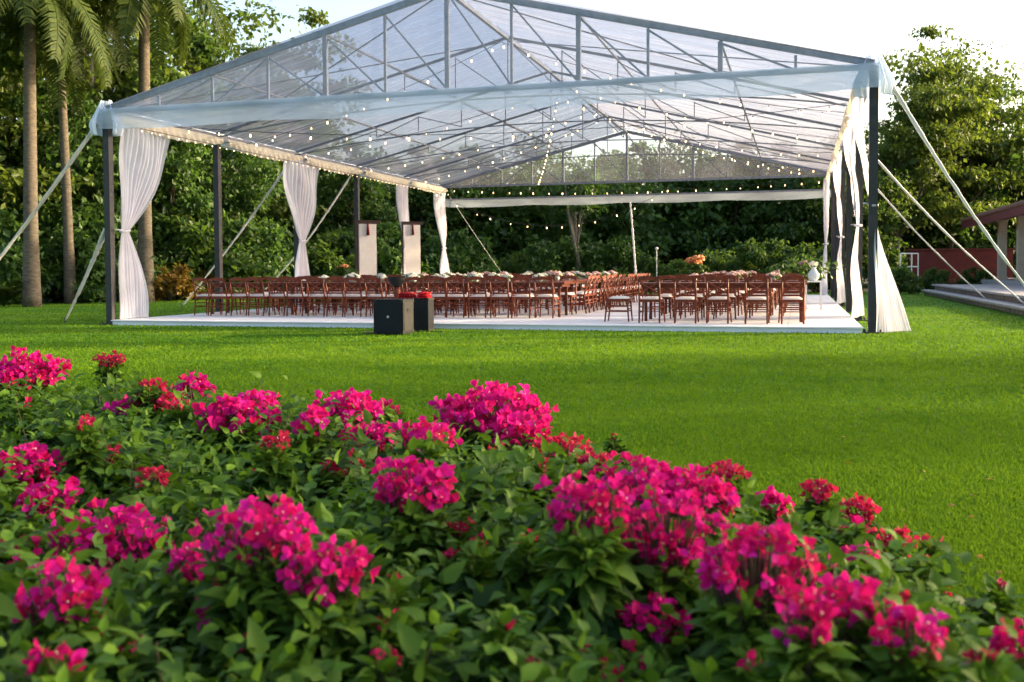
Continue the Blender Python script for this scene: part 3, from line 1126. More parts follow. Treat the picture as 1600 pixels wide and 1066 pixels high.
Z0 = 0.06
strap(tl(-0.12, -0.05, H - 0.15), tl(-4.1, -0.3, Z0), 0.065, 0.05, 'white wrapped strap from the palm-side front corner out past the picture edge')
strap(tl(-0.08, 0.0, TZ + 0.05), tl(-1.45, 0.3, Z0), 0.085, 0.03, 'short white cloth strap from the palm-side corner curtain tie to the grass', 0.05)
strap(tl(-0.1, 2 * BAY, H - 0.1), tl(-4.0, 2 * BAY, Z0), 0.055, 0.04, 'white strap running down behind the widest curtain to the lawn')
strap(tl(-0.1, 3 * BAY, H - 0.1), tl(-4.0, 3 * BAY, Z0), 0.055, 0.045, 'white strap behind the widest curtain towards the first scroll', 0.3)
strap(tl(W + 0.14, 0.0, H - 0.05), tl(W + 2.95, 0.0, Z0), 0.095, 0.04, 'thick white wrapped strap from the tall pleated corner down past the house', 0.2, 0.014)
strap(tl(W + 0.12, 2 * BAY, H - 0.1), tl(W + 4.2, 2 * BAY - 0.3, Z0), 0.085, 0.045, 'white wrapped strap in the middle of the house-side three', 0.2)
strap(tl(W + 0.12, 3 * BAY, H - 0.1), tl(W + 4.1, 3 * BAY + .3, Z0), 0.075, 0.04, 'thinnest white strap of the house-side three, ending by the terrace step', 0.2)
strap(tl(0.3, D + 0.1, H - 0.4), tl(2.6, D + 2.2, Z0), 0.020, 0.018, 'thin pale rope slanting down behind the last scroll-side post', 0.05, 0.0, 'guy_rope')
strap(tl(7.9, D + 0.15, H - 0.8), tl(8.1, D + 0.3, 0.9), 0.032, 0.04, 'white twisted cloth tail hanging from the far header rail', -0.1, 0.012, 'cloth_tail', False)

# ------------------------------------------------------------------ string lights
bm_ = MB()
bm_.lathe([(0.010, 0.05), (0.018, 0.03), (0.025, 0.0), (0.025, -0.012), (0.017, -0.03), (0.006, -0.036)], 10)
bulb_me = bm_.mesh('bulb', M['bulb'], True)
so_ = MB()
so_.lathe([(0.014, 0.05), (0.016, 0.09), (0.008, 0.10)], 8)
socket_me = so_.mesh('socket', M['cable'])


def strand(p0, p1, sag, n, label, bs=1.0):
    p0, p1 = tl(*p0), tl(*p1)
    o = empty('string_light', p0, 0, label, 'string light', 'strings of bulbs under the roof')
    mb = MB()
    pts = []
    for i in range(2 * n + 1):
        t = i / (2 * n)
        q = p0.lerp(p1, t) - p0
        q.z -= 4 * sag * t * (1 - t)
        pts.append(q)
    mb.tube(pts, 0.007, 5)
    mb.build('cable', M['cable'], o)
    for i in range(n):
        b = link('bulb', bulb_me, o)
        b.location = pts[2 * i + 1].lerp(pts[2 * i + 2], random.random() * .7) - Vector((0, 0, 0.10 * bs))
        bq = bs * random.uniform(0.5, 0.85)
        b.scale = (bq, bq, bq)
        b.rotation_euler = (random.uniform(-.15, .15), random.uniform(-.15, .15), 0)
        link('socket', socket_me, b)


e = H - 0.1
for k, nm in ((1, 'second'), (2, 'third'), (3, 'fourth'), (4, 'fifth')):
    for sgn, side in ((0, 'scroll-side'), (1, 'house-side')):
        vj = k * BAY + random.uniform(-1.2, 1.2)
        u0 = 0.3 if sgn == 0 else W - 0.3
        strand((u0, vj, e), (W / 2, k * BAY + random.uniform(-1.5, 1.5), RG - .3), random.uniform(0.15, 0.4), 13,
               'string of bulbs climbing the %s slope at the %s roof frame from the front' % (side, nm))
strand((0.3, 1.6, e), (W - 0.3, 3.2, e), 0.40, 20, 'string of bulbs sagging across the tent nearest the camera')
strand((0.3, D - .4, e), (W - 0.3, D - .6, e - .1), 0.25, 26, 'straightest string of bulbs along the far end of the tent')
strand((0.3, D - 2.5, e - .1), (W * 0.62, D - .2, e - .1), 1.55, 14, 'deep-hanging string of bulbs against the dark wood at the far end')
strand((W / 2, 9.0, RG - .5), (W * 0.93, 18.0, e), 0.3, 20, 'string of bulbs falling from the ridge to the house side')
strand((W / 2, 9.2, RG - .5), (W * 0.30, 19.0, e), 0.3, 18, 'string of bulbs falling from the ridge to the scroll side')
strand((0.40, 0.4, H - .30), (0.40, D - .3, H - .30), 0.03, 60, 'string of tiny bulbs along the cream swags of the scroll-side eave', 0.5)

# ------------------------------------------------------------------ chairs
SW, SD_, SH_ = 0.43, 0.42, 0.44
BH = 0.84


def pts_back(s, t):
    """rear post line, leaning back: t from floor 0 to top 1"""
    y = -SD_ / 2 - (0.05 * (1 - t / 0.5) if t < 0.5 else 0.10 * (t - 0.5) / 0.5)
    return Vector((s * (SW / 2 - 0.02), y, BH * t))


def chair_meshes():
    P = {}
    for s, nm in ((-1, 'rl'), (1, 'rr')):
        mb = MB()
        mb.tube([pts_back(s, t) for t in (0, .25, .5, .75, 1)], [.016, .018, .021, .018, .015], 6)
        P[nm] = mb
    for s, nm in ((-1, 'fl'), (1, 'fr')):
        mb = MB()
        mb.tube([(s * (SW / 2 + .005), SD_ / 2 + .01, 0), (s * (SW / 2 - .01), SD_ / 2 - .01, SH_ * .5), (s * (SW / 2 - .02), SD_ / 2 - .02, SH_)], [.014, .018, .02], 6)
        P[nm] = mb
    mb = MB()
    z = SH_ - 0.02
    x, y = SW / 2, SD_ / 2
    mb.box((0, y - .02, z), (SW, .03, .05))
    mb.box((0, -y + .005, z), (SW - .05, .03, .05))
    for s in (-1, 1):
        mb.box((s * (x - .015), 0, z + .0013), (.03, SD_ - .07, .05))
    mb.box((0, 0, z + .02), (SW - .06, SD_ - .07, .012))
    P['seat_frame'] = mb
    mb = MB()

    def cush(a, b):
        X, Y = (a - .5) * 2, (b - .5) * 2
        e_ = max(abs(X), abs(Y))
        k = 1 - 0.06 * (X * X * Y * Y)
        zz = SH_ + 0.012 + 0.042 * (1 - e_ ** 6) + 0.006 * (1 - e_ ** 2)
        return (X * SW / 2 * k * .97, Y * SD_ / 2 * k * .97 + 0.005, zz)
    mb.grid(cush, 8, 8)
    P['cushion'] = mb
    mb = MB()
    tr = [Vector((s * (SW / 2 - .015), -SD_ / 2 - .10 - .035 * (1 - s * s), BH - .02 + .035 * (1 - s * s))) for s in np.linspace(-1, 1, 9)]
    for a, b in zip(tr[:-1], tr[1:]):
        mb.bar(a, b, .022, .075)
    P['top_rail'] = mb
    mb = MB()
    mb.bar(pts_back(-1, .63), pts_back(1, .63), .02, .035)
    P['mid_rail'] = mb
    for s, nm in ((-1, 'xa'), (1, 'xb')):
        mb = MB()
        a, b = pts_back(s, .65), pts_back(-s, .96)
        m_ = (a + b) / 2 + Vector((0, -.025 - .006 * s, 0))
        mb.tube([a, a.lerp(m_, .5) + Vector((0, -.008, .01)), m_, m_.lerp(b, .5) + Vector((0, -.008, -.01)), b], [.011] * 5, 6)
        P[nm] = mb
    mb = MB()
    for s in (-1, 1):
        mb.bar((s * (SW / 2 - .008), SD_ / 2 - .005, .20), pts_back(s, .20 / BH), .018, .02)
        mb.bar((s * (SW / 2 - .008), SD_ / 2 - .005, .30), pts_back(s, .30 / BH), .016, .018)
    P['side'] = mb
    mb = MB()
    mb.bar(pts_back(-1, .27), pts_back(1, .27), .016, .018)
    mb.bar(pts_back(-1, .36), pts_back(1, .36), .016, .018)
    mb.bar((-SW / 2 + .01, SD_ / 2 - .008, .25), (SW / 2 - .01, SD_ / 2 - .008, .25), .018, .02)
    P['cross'] = mb
    return P


CP = chair_meshes()
CHN = {'rl': 'leg', 'rr': 'leg', 'fl': 'leg', 'fr': 'leg', 'seat_frame': 'seat_frame', 'cushion': 'seat_cushion', 'top_rail': 'top_rail',
       'mid_rail': 'middle_rail', 'xa': 'back_slat', 'xb': 'back_slat', 'side': 'side_stretcher', 'cross': 'cross_stretcher'}
CH_ME = {k: mb.mesh(CHN[k], M['cushion'] if k == 'cushion' else M['wood'], k in ('cushion', 'rl', 'rr', 'fl', 'fr', 'xa', 'xb')) for k, mb in CP.items()}
one = MB()
for k, mb in CP.items():
    one.add(mb.v, mb.f, 1 if k == 'cushion' else 0)
CH_ONE = one.mesh('banquet_chair', [M['wood'], M['cushion']])


def chair(u, v, rz, label, group, full):
    p = tl(u, v, DZ)
    if not full:
        o = link('banquet_chair', CH_ONE)
        o.location = p
        o.rotation_euler = (0, 0, TA + rz)
        return tag(o, label, 'chair', group)
    o = empty('banquet_chair', p, TA + rz, label, 'chair', group)
    for k, me in CH_ME.items():
        link(CHN[k], me, o)
    return o


# ------------------------------------------------------------------ tables and flowers
def table(u0, u1, v, label, group, dep=0.92):
    L = u1 - u0
    o = empty('banquet_table', tl((u0 + u1) / 2, v, DZ), TA, label, 'table', group)
    mb = MB()
    mb.box((0, 0, 0.735), (L, dep, 0.04))
    mb.build('tabletop', M['table'], o)
    mb = MB()
    for s in (-1, 1):
        mb.box((0, s * (dep / 2 - .06), 0.683), (L - .16, .03, .064))
        mb.box((s * (L / 2 - .08), 0, 0.683), (.03, dep - .15, .064))
    mb.build('apron', M['table'], o)
    n = max(2, round(L / 2.2) + 1)
    lm = MB()
    lm.box((0, 0, .3565), (.055, .055, .713))
    lm = lm.mesh('leg', M['table'])
    for i in range(n):
        for s in (-1, 1):
            l = link('leg', lm, o)
            l.location = (-(L / 2 - .14) + (L - .28) * i / (n - 1), s * (dep / 2 - .12), 0)
    return o


def petals_ball(n, r, size, seed, flat=0.75):
    g = np.random.default_rng(seed)
    p = unit(g.normal(size=(n, 3)))
    p[:, 2] = np.abs(p[:, 2]) * 1.0 - 0.25
    c = p * np.array([r, r, r * flat]) * (0.75 + 0.35 * g.random((n, 1)))
    v, f = diamonds(c, np.cross(p, g.normal(size=(n, 3))), p + 0.4 * g.normal(size=(n, 3)), size * (0.7 + .6 * g.random(n)), size * (0.6 + .5 * g.random(n)))
    return v, f, np.repeat(g.random(n), 4)


BQ = {}
for col in ('fl_white', 'fl_pink', 'fl_orange'):
    vv, ff, tt, of = [], [], [], 0
    g = np.random.default_rng(len(col))
    for j in range(9):
        v, f, t = petals_ball(46, 0.065 + .02 * g.random(), 0.055, j + 7 * len(col))
        c = np.array([0.17 * math.cos(j * 2.4) * math.sqrt(j / 8), 0.15 * math.sin(j * 2.4) * math.sqrt(j / 8), 0.17 - 0.05 * (j / 8) + .03 * g.random()])
        vv.append(v + c)
        ff.append(f + of)
        tt.append(t)
        of += len(v)
    blo = np_mesh('blossoms', np.concatenate(vv), np.concatenate(ff), M[col], {'tint': np.concatenate(tt)})
    v, f, t = crown_leaves([(0, 0, .12, .20, .09)], 110, 0.10, seed=3)
    lea = np_mesh('foliage', v, f, M['fl_green'], {'tint': t})
    BQ[col] = (blo, lea)
vb = MB()
vb.lathe([(0.06, 0), (0.10, 0.03), (0.11, 0.07), (0.085, 0.11)], 12)
vase_me = vb.mesh('vase', M['glassy'], True)


def bouquet(u, v, col, label, s=1.0):
    o = empty('centrepiece', tl(u, v, DZ + 0.756), TA + random.random() * 6, label, 'flowers', 'flower bowls along the tables')
    o.scale = (s, s, s)
    link('blossoms', BQ[col][0], o)
    link('foliage', BQ[col][1], o)
    link('vase', vase_me, o)
    return o


UA0, UA1, NA = 0.92, 9.2, 18
UB0, UB1, NBc = 11.62, 14.25, 5
BLK = [('larger', UA0, UA1, NA, 2.25, 'chairs of the larger block of tables', 'long tables of the larger block'),
       ('smaller', UB0, UB1, NBc, 0.85, 'chairs of the smaller block of tables', 'tables of the smaller block')]
NT, PITCH = 5, 3.1
for bname, u0, u1, n, v0, cg, tg in BLK:
    for r in range(NT):
        v = v0 + PITCH * r
        tn = ordinal(r)
        if bname == 'larger' and r == 1:
            u1, n = 7.2, 14
        for side in (0, 1):
            for i in range(n):
                q = n - 1 - i if bname == 'larger' else i       # counted from the aisle
                u = u0 + (u1 - u0) * i / (n - 1) + random.uniform(-.03, .03)
                vv_ = v + (0 if side == 0 else 1.62) + random.uniform(-.05, .05)
                lab = '%s, %s from the aisle, %s side of the %s table in %s block' % (
                    'brown chair', ordinal(q), 'near' if side == 0 else 'far', tn, bname)
                chair(u, vv_, (0 if side == 0 else math.pi) + random.uniform(-.09, .09), lab, cg, r < 2 or (r < 4 and q < 2))
        table(u0 - 0.3, u1 + 0.3, v + 0.81, 'long brown wooden table, %s from the front in the %s block' % (tn, bname), tg)
        m = (11 if r == 0 else 8) if bname == 'larger' else 3
        for i in range(m):
            q = m - 1 - i if bname == 'larger' else i
            uu = u0 + (u1 - u0) * (i + 0.5) / m
            if bname == 'smaller' and r == 0:
                continue
            if bname == 'larger' and i < 3:
                continue
            col = 'fl_white' if (bname == 'larger' and (r < 2 or (i + r) % 3 == 0)) else 'fl_pink'
            bouquet(uu, v + 0.81, col, '%s flower bowl, %s from the aisle on the %s table of the %s block' % (
                'white' if col == 'fl_white' else 'pale pink', ordinal(q), tn, bname), random.uniform(0.65, 0.95))

at_ = table(-5.2, 5.2, 0, 'long brown wooden table running away from the camera along the aisle', 'long tables of the larger block')
at_.location = tl(8.45, 9.6, DZ)
at_.rotation_euler = (0, 0, TA + math.pi / 2)
for i in range(17):
    chair(9.32 + random.uniform(-.04, .04), 4.55 + .62 * i + random.uniform(-.04, .04), math.pi / 2 + random.uniform(-.1, .1),
          'brown chair, %s from the front in the line along the aisle of the larger block' % ordinal(i), 'chairs along the aisle', i < 10)
for i in range(8):
    bouquet(8.45, 4.9 + 1.3 * i, 'fl_pink' if i % 3 else 'fl_white', '%s flower bowl, %s from the front on the table along the aisle' % (
        'pale pink' if i % 3 else 'white', ordinal(i)), random.uniform(.75, 1.0))

# end chair turned sideways at the aisle end of the first small table, as in the photo
chair(UB0 - 0.66, 1.15, -math.pi / 2, 'brown chair turned sideways at the aisle end of the first table in the smaller block', 'chairs of the smaller block of tables', True)

# tall bouquets
def tall_bouquet(px, py, depth, hh, col, label, ball, green):
    p = at(px, py, depth=depth)
    o = empty('tall_bouquet', (p.x, p.y, DZ), 0, label, 'flowers')
    zc = p.z - DZ
    mb = MB()
    mb.lathe([(0.10, 0), (0.11, 0.02), (0.035, 0.10), (0.03, zc * .55), (0.07, zc * .72), (0.09, zc * .78)], 12)
    mb.build('vase', M['darkwood'], o, True)
    vv, ff, tt, of = [], [], [], 0
    for j in range(7):
        v, f, t = petals_ball(50, ball * .5, ball * .42, 60 + j)
        vv.append(v + np.array([ball * .6 * math.cos(j * 2.4) * (j > 0), ball * .6 * math.sin(j * 2.4) * (j > 0), zc + ball * .25 * (j % 3)]))
        ff.append(f + of)
        tt.append(t)
        of += len(v)
    link('blossoms', np_mesh('blossoms', np.concatenate(vv), np.concatenate(ff), M[col], {'tint': np.concatenate(tt)}), o)
    v, f, t = crown_leaves([(0, 0, zc - ball * .5, green, green * .55)] * 3, 120, 0.14, seed=8)
    link('foliage', np_mesh('foliage', v, f, M['fl_green'], {'tint': t}), o)
    return o


tall_bouquet(536, 421, 27.5, 1.1, 'fl_orange', 'brownish orange ball of flowers on a tall vase before the first scroll', 0.16, 0.3)
tall_bouquet(1086, 411, 27, 1.2, 'fl_orange', 'round peach flower ball above the smaller block of tables', 0.24, 0.2)
tall_bouquet(1256, 414, 25, 1.2, 'fl_pink', 'pink flower above a wide spray of green leaves past the smaller block', 0.13, 0.62)

# white plant stand with vase past the smaller block
p = at(1271, 470, depth=24)
o = empty('plant_stand', (p.x, p.y, DZ), TA, 'white slim-legged stand with a pale blue vase past the last chairs', 'stand')
mb = MB()
mb.box((0, 0, .70), (.42, .42, .03))
mb.build('stand_top', M['white'], o)
lm = MB()
lm.bar((0, 0, 0), (0, 0, .685), .035)
lm = lm.mesh('leg', M['white'])
for a in (-1, 1):
    for b in (-1, 1):
        l = link('leg', lm, o)
        l.location = (a * .17, b * .17, 0)
vb = empty('vase', tl(0, 0), 0, 'pale blue-white round vase standing on the white stand', 'vase')
vb.location = (p.x, p.y, DZ + .716)
mb = MB()
mb.lathe([(0.07, 0), (0.13, .08), (0.14, .16), (0.08, .25), (0.05, .30), (0.08, .34)], 16)
mb.build('vase_body', M['glassy'], vb, True)
v, f, t = petals_ball(40, .10, .09, 77)
bl = link('blossoms', np_mesh('blossoms', v + np.array([0, 0, .40]), f, M['fl_white'], {'tint': t}), vb)

# ------------------------------------------------------------------ paper scrolls
def scroll(px, depth, top_z, label):
    p = at(px, 430, depth=depth)
    o = empty('paper_scroll', (p.x, p.y, DZ), 0.38, label, 'scroll', 'paper scrolls at the scroll side')
    h = top_z - DZ
    mb = MB()
    mb.box((0, 0, h), (0.82, .06, .09))
    mb.box((0, 0, h + .06), (0.88, .09, .03))
    mb.build('top_rail', M['darkwood'], o)
    mb = MB()
    mb.grid(lambda a, b: ((a - .5) * .58, -0.045 + .012 * math.sin(b * 9), h - .05 - 1.95 * b), 4, 14)
    sh = mb.build('paper_sheet', M['paper'], o, True)
    mb = MB()
    mb.tube([(-.29, -.045, h - 2.0), (.29, -.045, h - 2.0)], .02, 8)
    mb.build('bottom_rod', M['darkwood'], o)
    mb = MB()
    mb.tube([(0, -.07, h - .02), (0, -.075, h - .12), (0, -.075, h - .20), (0, -.08, h - .42)], [.02, .03, .035, .055], 8)
    mb.build('tassel', M['tassel'], o, True)
    pm_ = MB()
    pm_.box((0, 0, h / 2), (.06, .05, h))
    pm_ = pm_.mesh('stand_post', M['darkwood'])
    for s in (-1,):
        q = link('stand_post', pm_, o)
        q.location = (s * .38, 0.0, 0)
        mb = MB()
        mb.box((s * .38, 0, .02), (.08, .5, .04))
        mb.build('stand_foot', M['darkwood'], o)
    return o


scroll(575, 33.0, 2.72, 'white paper scroll with red tassel beside the middle post')
scroll(645, 37.0, 2.86, 'white paper scroll with red tassel between the two far narrow curtains')

# ------------------------------------------------------------------ loudspeaker, case, red cloths, bowl
p = at(607, 524, z=0.0)
sp_ = empty('loudspeaker', (p.x, p.y, 0), R_(-16), 'large black bass speaker standing on the grass before the deck', 'speaker')
mb = MB()
bw, bd, bh = .56, .50, .61
mb.box((0, bd / 2, bh / 2 + .02), (bw, bd, bh))
mb.build('cabinet', M['black'], sp_)
mb = MB()
mb.box((0, -.008, bh / 2 + .02), (bw - .06, .014, bh - .06))
mb.build('grille', M['mesh'], sp_)
mb = MB()
mb.lathe([(.022, 0), (.022, .006)], 14)
bd_ = mb.build('badge', M['badge'], sp_)
bd_.location = (0, -.016, bh / 2 + .02)
bd_.rotation_euler = (R_(90), 0, 0)
mb = MB()
mb.box((bw / 2 + .002, bd * .5, bh / 2 + .02), (.004, bd - .10, bh - .1))
mb.build('side_panel', M['grey'], sp_)
mb = MB()
mb.box((bw / 2 + .006, bd * .5, bh * .72), (.006, .16, .06))
mb.build('handle', M['black'], sp_)
cp = MB()
cp.box((0, 0, 0), (.06, .06, .06))
cp = cp.mesh('corner_protector', M['grey'])
for a in (-1, 1):
    for b in (.03, bd - .03):
        for c_ in (.055, bh - .015):
            q = link('corner_protector', cp, sp_)
            q.location = (a * (bw / 2 - .026), b - (.006 if b < .1 else -.006), c_ + (.006 if c_ > .3 else -.006))
mb = MB()
for xx in (-.20, .20):
    mb.lathe([(.022, 0), (.022, .018), (.012, .02)], 8, (xx, bd / 2, bh + .02))
q = mb.build('pole_socket', M['grey'], sp_)
mb = MB()
mb.tube([(-.24, .46, .10), (-.40, .40, .012), (-.62, .30, .012), (-.72, .55, .012), (-.50, .85, .012), (.1, 1.0, .012), (.7, .9, .012)], .011, 6)
cb = mb.build('power_cable', M['cable'], sp_)
fm = MB()
fm.lathe([(.022, 0), (.022, .02)], 8)
fm = fm.mesh('rubber_foot', M['black'])
for a in (-1, 1):
    for b in (.06, .44):
        q = link('rubber_foot', fm, sp_)
        q.location = (a * .22, b, 0)
p2 = at(646, 519, z=0.0)
p2 = Vector((p2.x, p2.y + .25, 0))
ca = empty('equipment_case', p2, R_(-10), 'black equipment case standing behind the bass speaker', 'case')
mb = MB()
mb.box((-.04, .22, .31), (.60, .42, .60))
mb.build('case_body', M['black'], ca)
for s in (-1, 1):
    for zz in (.02, .60):
        mb = MB()
        mb.box((-.04 + s * .295, .22, zz), (.03, .43, .035))
        mb.build('edge_trim', M['grey'], ca)
for i, (dx, w_, lab) in enumerate(((-.17, .33, 'dark red folded cloth lying on the black case beside the brighter one'), (.16, .24, 'bright red folded cloth lying at the outer end of the black case'))):
    c_ = link('red_cloth', None)
    bpy.data.objects.remove(c_)
    mb = MB()
    for j in range(3):
        ph = j * 1.7 + i

        def fn(a, b, j=j, ph=ph, w_=w_):
            e_ = max(abs(2 * a - 1), abs(2 * b - 1))
            return ((a - .5) * w_ * (1 - .03 * j), (b - .5) * .30 * (1 - .03 * j), j * .036 + .036 * (1 - e_ ** 8) + .006 * math.sin(a * 9 + ph) + .004 * math.sin(b * 11 + ph))
        mb.grid(fn, 10, 10)
    rc = mb.build('folded_cloth', M['red'] if i else M['dark_red'], None, True)
    rc.location = p2 + Matrix.Rotation(R_(-10), 3, 'Z') @ Vector((dx - .03, .22, .614 + .004))
    rc.rotation_euler = (0, 0, R_(-10))
    tag(rc, lab, 'cloth', 'folded red cloths on the case')
p = at(620, 460, depth=20.6)
o = empty('pedestal_bowl', (p.x, p.y, DZ), 0, 'wide black bowl on a reddish turned pedestal behind the red cloths', 'bowl')
mb = MB()
mb.lathe([(.16, 0), (.16, .04), (.06, .10), (.05, .45), (.08, .60), (.06, .68)], 16)
mb.build('pedestal', M['wood'], o, True)
mb = MB()
mb.lathe([(.05, .68), (.10, .72), (.17, .82), (.185, .90), (.17, .90), (.09, .76)], 20)
mb.build('bowl', M['black'], o, True)

# ------------------------------------------------------------------ house and terrace (parallel to the tent)
ter = empty('terrace', (TX, TY, 0), TA)
tag(ter, kind='structure')
for (ua, va, vb_, z0, z1) in ((19.25, 2.0, 26.0, 0.0, .20), (19.65, 2.0, 26.0, .0, .42)):
    mb = MB()
    mb.box(((ua + .14 + 32) / 2, (va + vb_) / 2, (z0 + z1 - .06) / 2), (32 - ua - .14, vb_ - va - (0.0 if z1 < .3 else .012), z1 - .06 - z0))
    mb.build('terrace_base', M['stone'], ter)
stp = MB()
stp.box((0, 0, 0), (.60, .98, .06))
stp = stp.mesh('coping_stone', M['stone_top'])
for j in range(24):
    for u_, z_ in ((19.55, .17 + .0), (19.95, .39)):
        q = link('coping_stone', stp, ter)
        q.location = (u_, 2.5 + j, z_ + random.uniform(0, .004))
blk = MB()
blk.box((0, 0, 0), (.05, .47, .10))
blk = blk.mesh('wall_stone', M['stone'])
for j in range(48):
    q = link('wall_stone', blk, ter)
    q.location = (19.38 + random.uniform(-.012, .01), 2.25 + j * .5, .072)
    q = link('wall_stone', blk, ter)
    q.location = (19.78 + random.uniform(-.012, .01), 2.25 + j * .5, .285)
pv = MB()
pv.box((0, 0, 0), (1.96, 1.96, .05))
pv = pv.mesh('paving_slab', M['stone_top'])
for a in range(5):
    for b in range(12):
        q = link('paving_slab', pv, ter)
        q.location = (21.26 + 2 * a, 3.0 + 2 * b, .388 + random.uniform(0, .004))

house = empty('pavilion', (TX, TY, 0), TA, 'low red house with maroon fascia, tiled roof and cream columns by the terrace', 'house')
HF = .55
mb = MB()
mb.box((28, 26.5, HF / 2 + .06), (11.2, 21.0, HF - .12))
mb.build('floor_slab', M['stone_top'], house)
cm_ = MB()
cm_.box((0, 0, 1.36), (.34, .34, 2.72))
cm_.box((0, 0, .06), (.42, .42, .12))
cm_.box((0, 0, 2.66), (.42, .42, .10))
cm_ = cm_.mesh('column', M['column'])
for v in (18.9, 22.9, 26.9, 31.0):
    q = link('column', cm_, house)
    q.location = (23.2, v, HF)
mb = MB()
mb.box((26.0, 26.0, 1.9), (.2, 20.0, 2.72))
mb.build('wall', M['redwall'], house)
mb = MB()
mb.box((23.2, 25.5, 3.32), (.26, 20.6, .16))
mb.build('header_beam', M['fascia'], house)
# roof: sloping up away from the tent
ev, rv = (22.3, 3.42), (28.5, 5.3)
mb = MB()
mb.bar((ev[0] - .02, 15.0, ev[1] - .17), (ev[0] - .02, 36.2, ev[1] - .17), .06, .40)
mb.build('fascia', M['fascia'], house)
mb = MB()
mb.add([(ev[0], 15, ev[1] - .02), (rv[0], 15, rv[1] - .02), (rv[0], 36.1, rv[1] - .02), (ev[0], 36.1, ev[1] - .02),
        (ev[0], 15, ev[1] - .10), (rv[0], 15, rv[1] - .10), (rv[0], 36.1, rv[1] - .10), (ev[0], 36.1, ev[1] - .10)],
       [(0, 3, 2, 1), (4, 5, 6, 7), (0, 1, 5, 4), (1, 2, 6, 5), (2, 3, 7, 6), (3, 0, 4, 7)])
mb.build('roof_deck', M['soffit'], house)
mb = MB()
mb.bar((ev[0], 36.14, ev[1] - .17), (rv[0], 36.14, rv[1] - .17), .06, .40)
mb.build('barge_board', M['fascia'], house)
tm = MB()
sl = Vector((rv[0] - ev[0], 0, rv[1] - ev[1])).normalized()
tm.tube([Vector((0, 0, 0)), sl * .46], [.10, .085], 8)
tm = tm.mesh('roof_tile', M['rooftile'], True)
for j in range(96):
    for i in range(3):
        q = link('roof_tile', tm, house)
        b_ = Vector((ev[0] - .08, 15.15 + .22 * j, ev[1] + .01)) + sl * (.42 * i)
        q.location = b_ + Vector((0, random.uniform(-.01, .01), .012 * i))
mb = MB()
for j in range(96):
    p0 = Vector((ev[0] - .05, 15.15 + .22 * j, ev[1] + .02)) + sl * 1.3
    mb.tube([p0, p0 + sl * 5.2], .09, 6)
ro = mb.build('upper_tiles', M['rooftile'], house, True)
tag(ro, kind='stuff')
nb = empty('notice_board', tl(25.84, 29.2, 1.15), TA, 'white blank notice board on the red house wall behind the columns', 'notice board')
mb = MB()
mb.box((0, 0, .62), (.05, 1.5, 1.15))
mb.build('board', M['white'], nb)
mb = MB()
for s in (-1, 1):
    mb.box((-.012, s * .77, .62), (.07, .05, 1.25))
    mb.box((-.0135, 0, .62 + s * .60), (.07, 1.5, .05))
mb.build('board_frame', M['column'], nb)

# red garden wall beyond the house
gw = empty('garden_wall', at(1500, 430, depth=52).xy.to_3d(), TA + R_(10), 'low red painted garden wall running off from the house', 'wall')
mb = MB()
mb.box((0, 0, 1.0), (5.2, .25, 2.0))
mb.build('wall_face', M['redwall'], gw)
mb = MB()
mb.box((0, 0, 2.04), (5.4, .36, .08))
mb.build('coping', M['redwall'], gw)
# white tubular frame
p = at(1421, 428, depth=44)
o = empty('white_frame', (p.x, p.y, 0), .2, 'white tubular rail frame at the near end of the red garden wall', 'rail')
mb = MB()
for xx in (-.45, .1, .42):
    mb.tube([(xx, 0, 0), (xx, 0, 1.75)], .028, 7)
mb.build('upright', M['white'], o)
mb = MB()
mb.tube([(-.45, 0, 1.73), (.42, 0, 1.73)], .028, 7)
mb.tube([(-.45, 0, 1.15), (.42, 0, 1.15)], .03, 7)
mb.build('crossbar', M['white'], o)
# garden lamp
p = at(1026, 430, depth=46)
o = empty('garden_lamp', (p.x, p.y, 0), 0, 'thin white garden lamp post against the dark wood', 'lamp post')
mb = MB()
mb.tube([(0, 0, 0), (0, 0, 2.05)], .02, 8)
mb.build('pole', M['white'], o)
mb = MB()
mb.lathe([(.02, 2.0), (.08, 2.03), (.07, 2.10), (.02, 2.13)], 12)
mb.build('lamp_head', M['white'], o, True)

# ------------------------------------------------------------------ bougainvillea hedge
def in_poly(P, poly):
    x, y = P[:, 0], P[:, 1]
    ins = np.zeros(len(P), bool)
    j = len(poly) - 1
    for i in range(len(poly)):
        xi, yi = poly[i]
        xj, yj = poly[j]
        c = ((yi > y) != (yj > y)) & (x < (xj - xi) * (y - yi) / (yj - yi + 1e-12) + xi)
        ins ^= c
        j = i
    return ins


def edge_dist(P, poly):
    d = np.full(len(P), 9.0)
    for a, b in zip(poly, np.roll(poly, -1, 0)):
        ab = b - a
        t = np.clip(((P - a) @ ab) / (ab @ ab), 0, 1)
        d = np.minimum(d, np.linalg.norm(P - (a + t[:, None] * ab), axis=1))
    return d


def hedge_h(P):
    d = edge_dist(P, HPOLY)
    s = np.clip(d / 0.40, 0, 1)
    s = np.sqrt(1 - (1 - s) ** 2)
    return s * (0.50 + 0.022 * np.clip(P[:, 1] - 3.0, 0, 4) + 0.11 * vnoise(P[:, 0] * 1.5, P[:, 1] * 1.5, 1) + 0.075 * vnoise(P[:, 0] * 4, P[:, 1] * 4, 5))


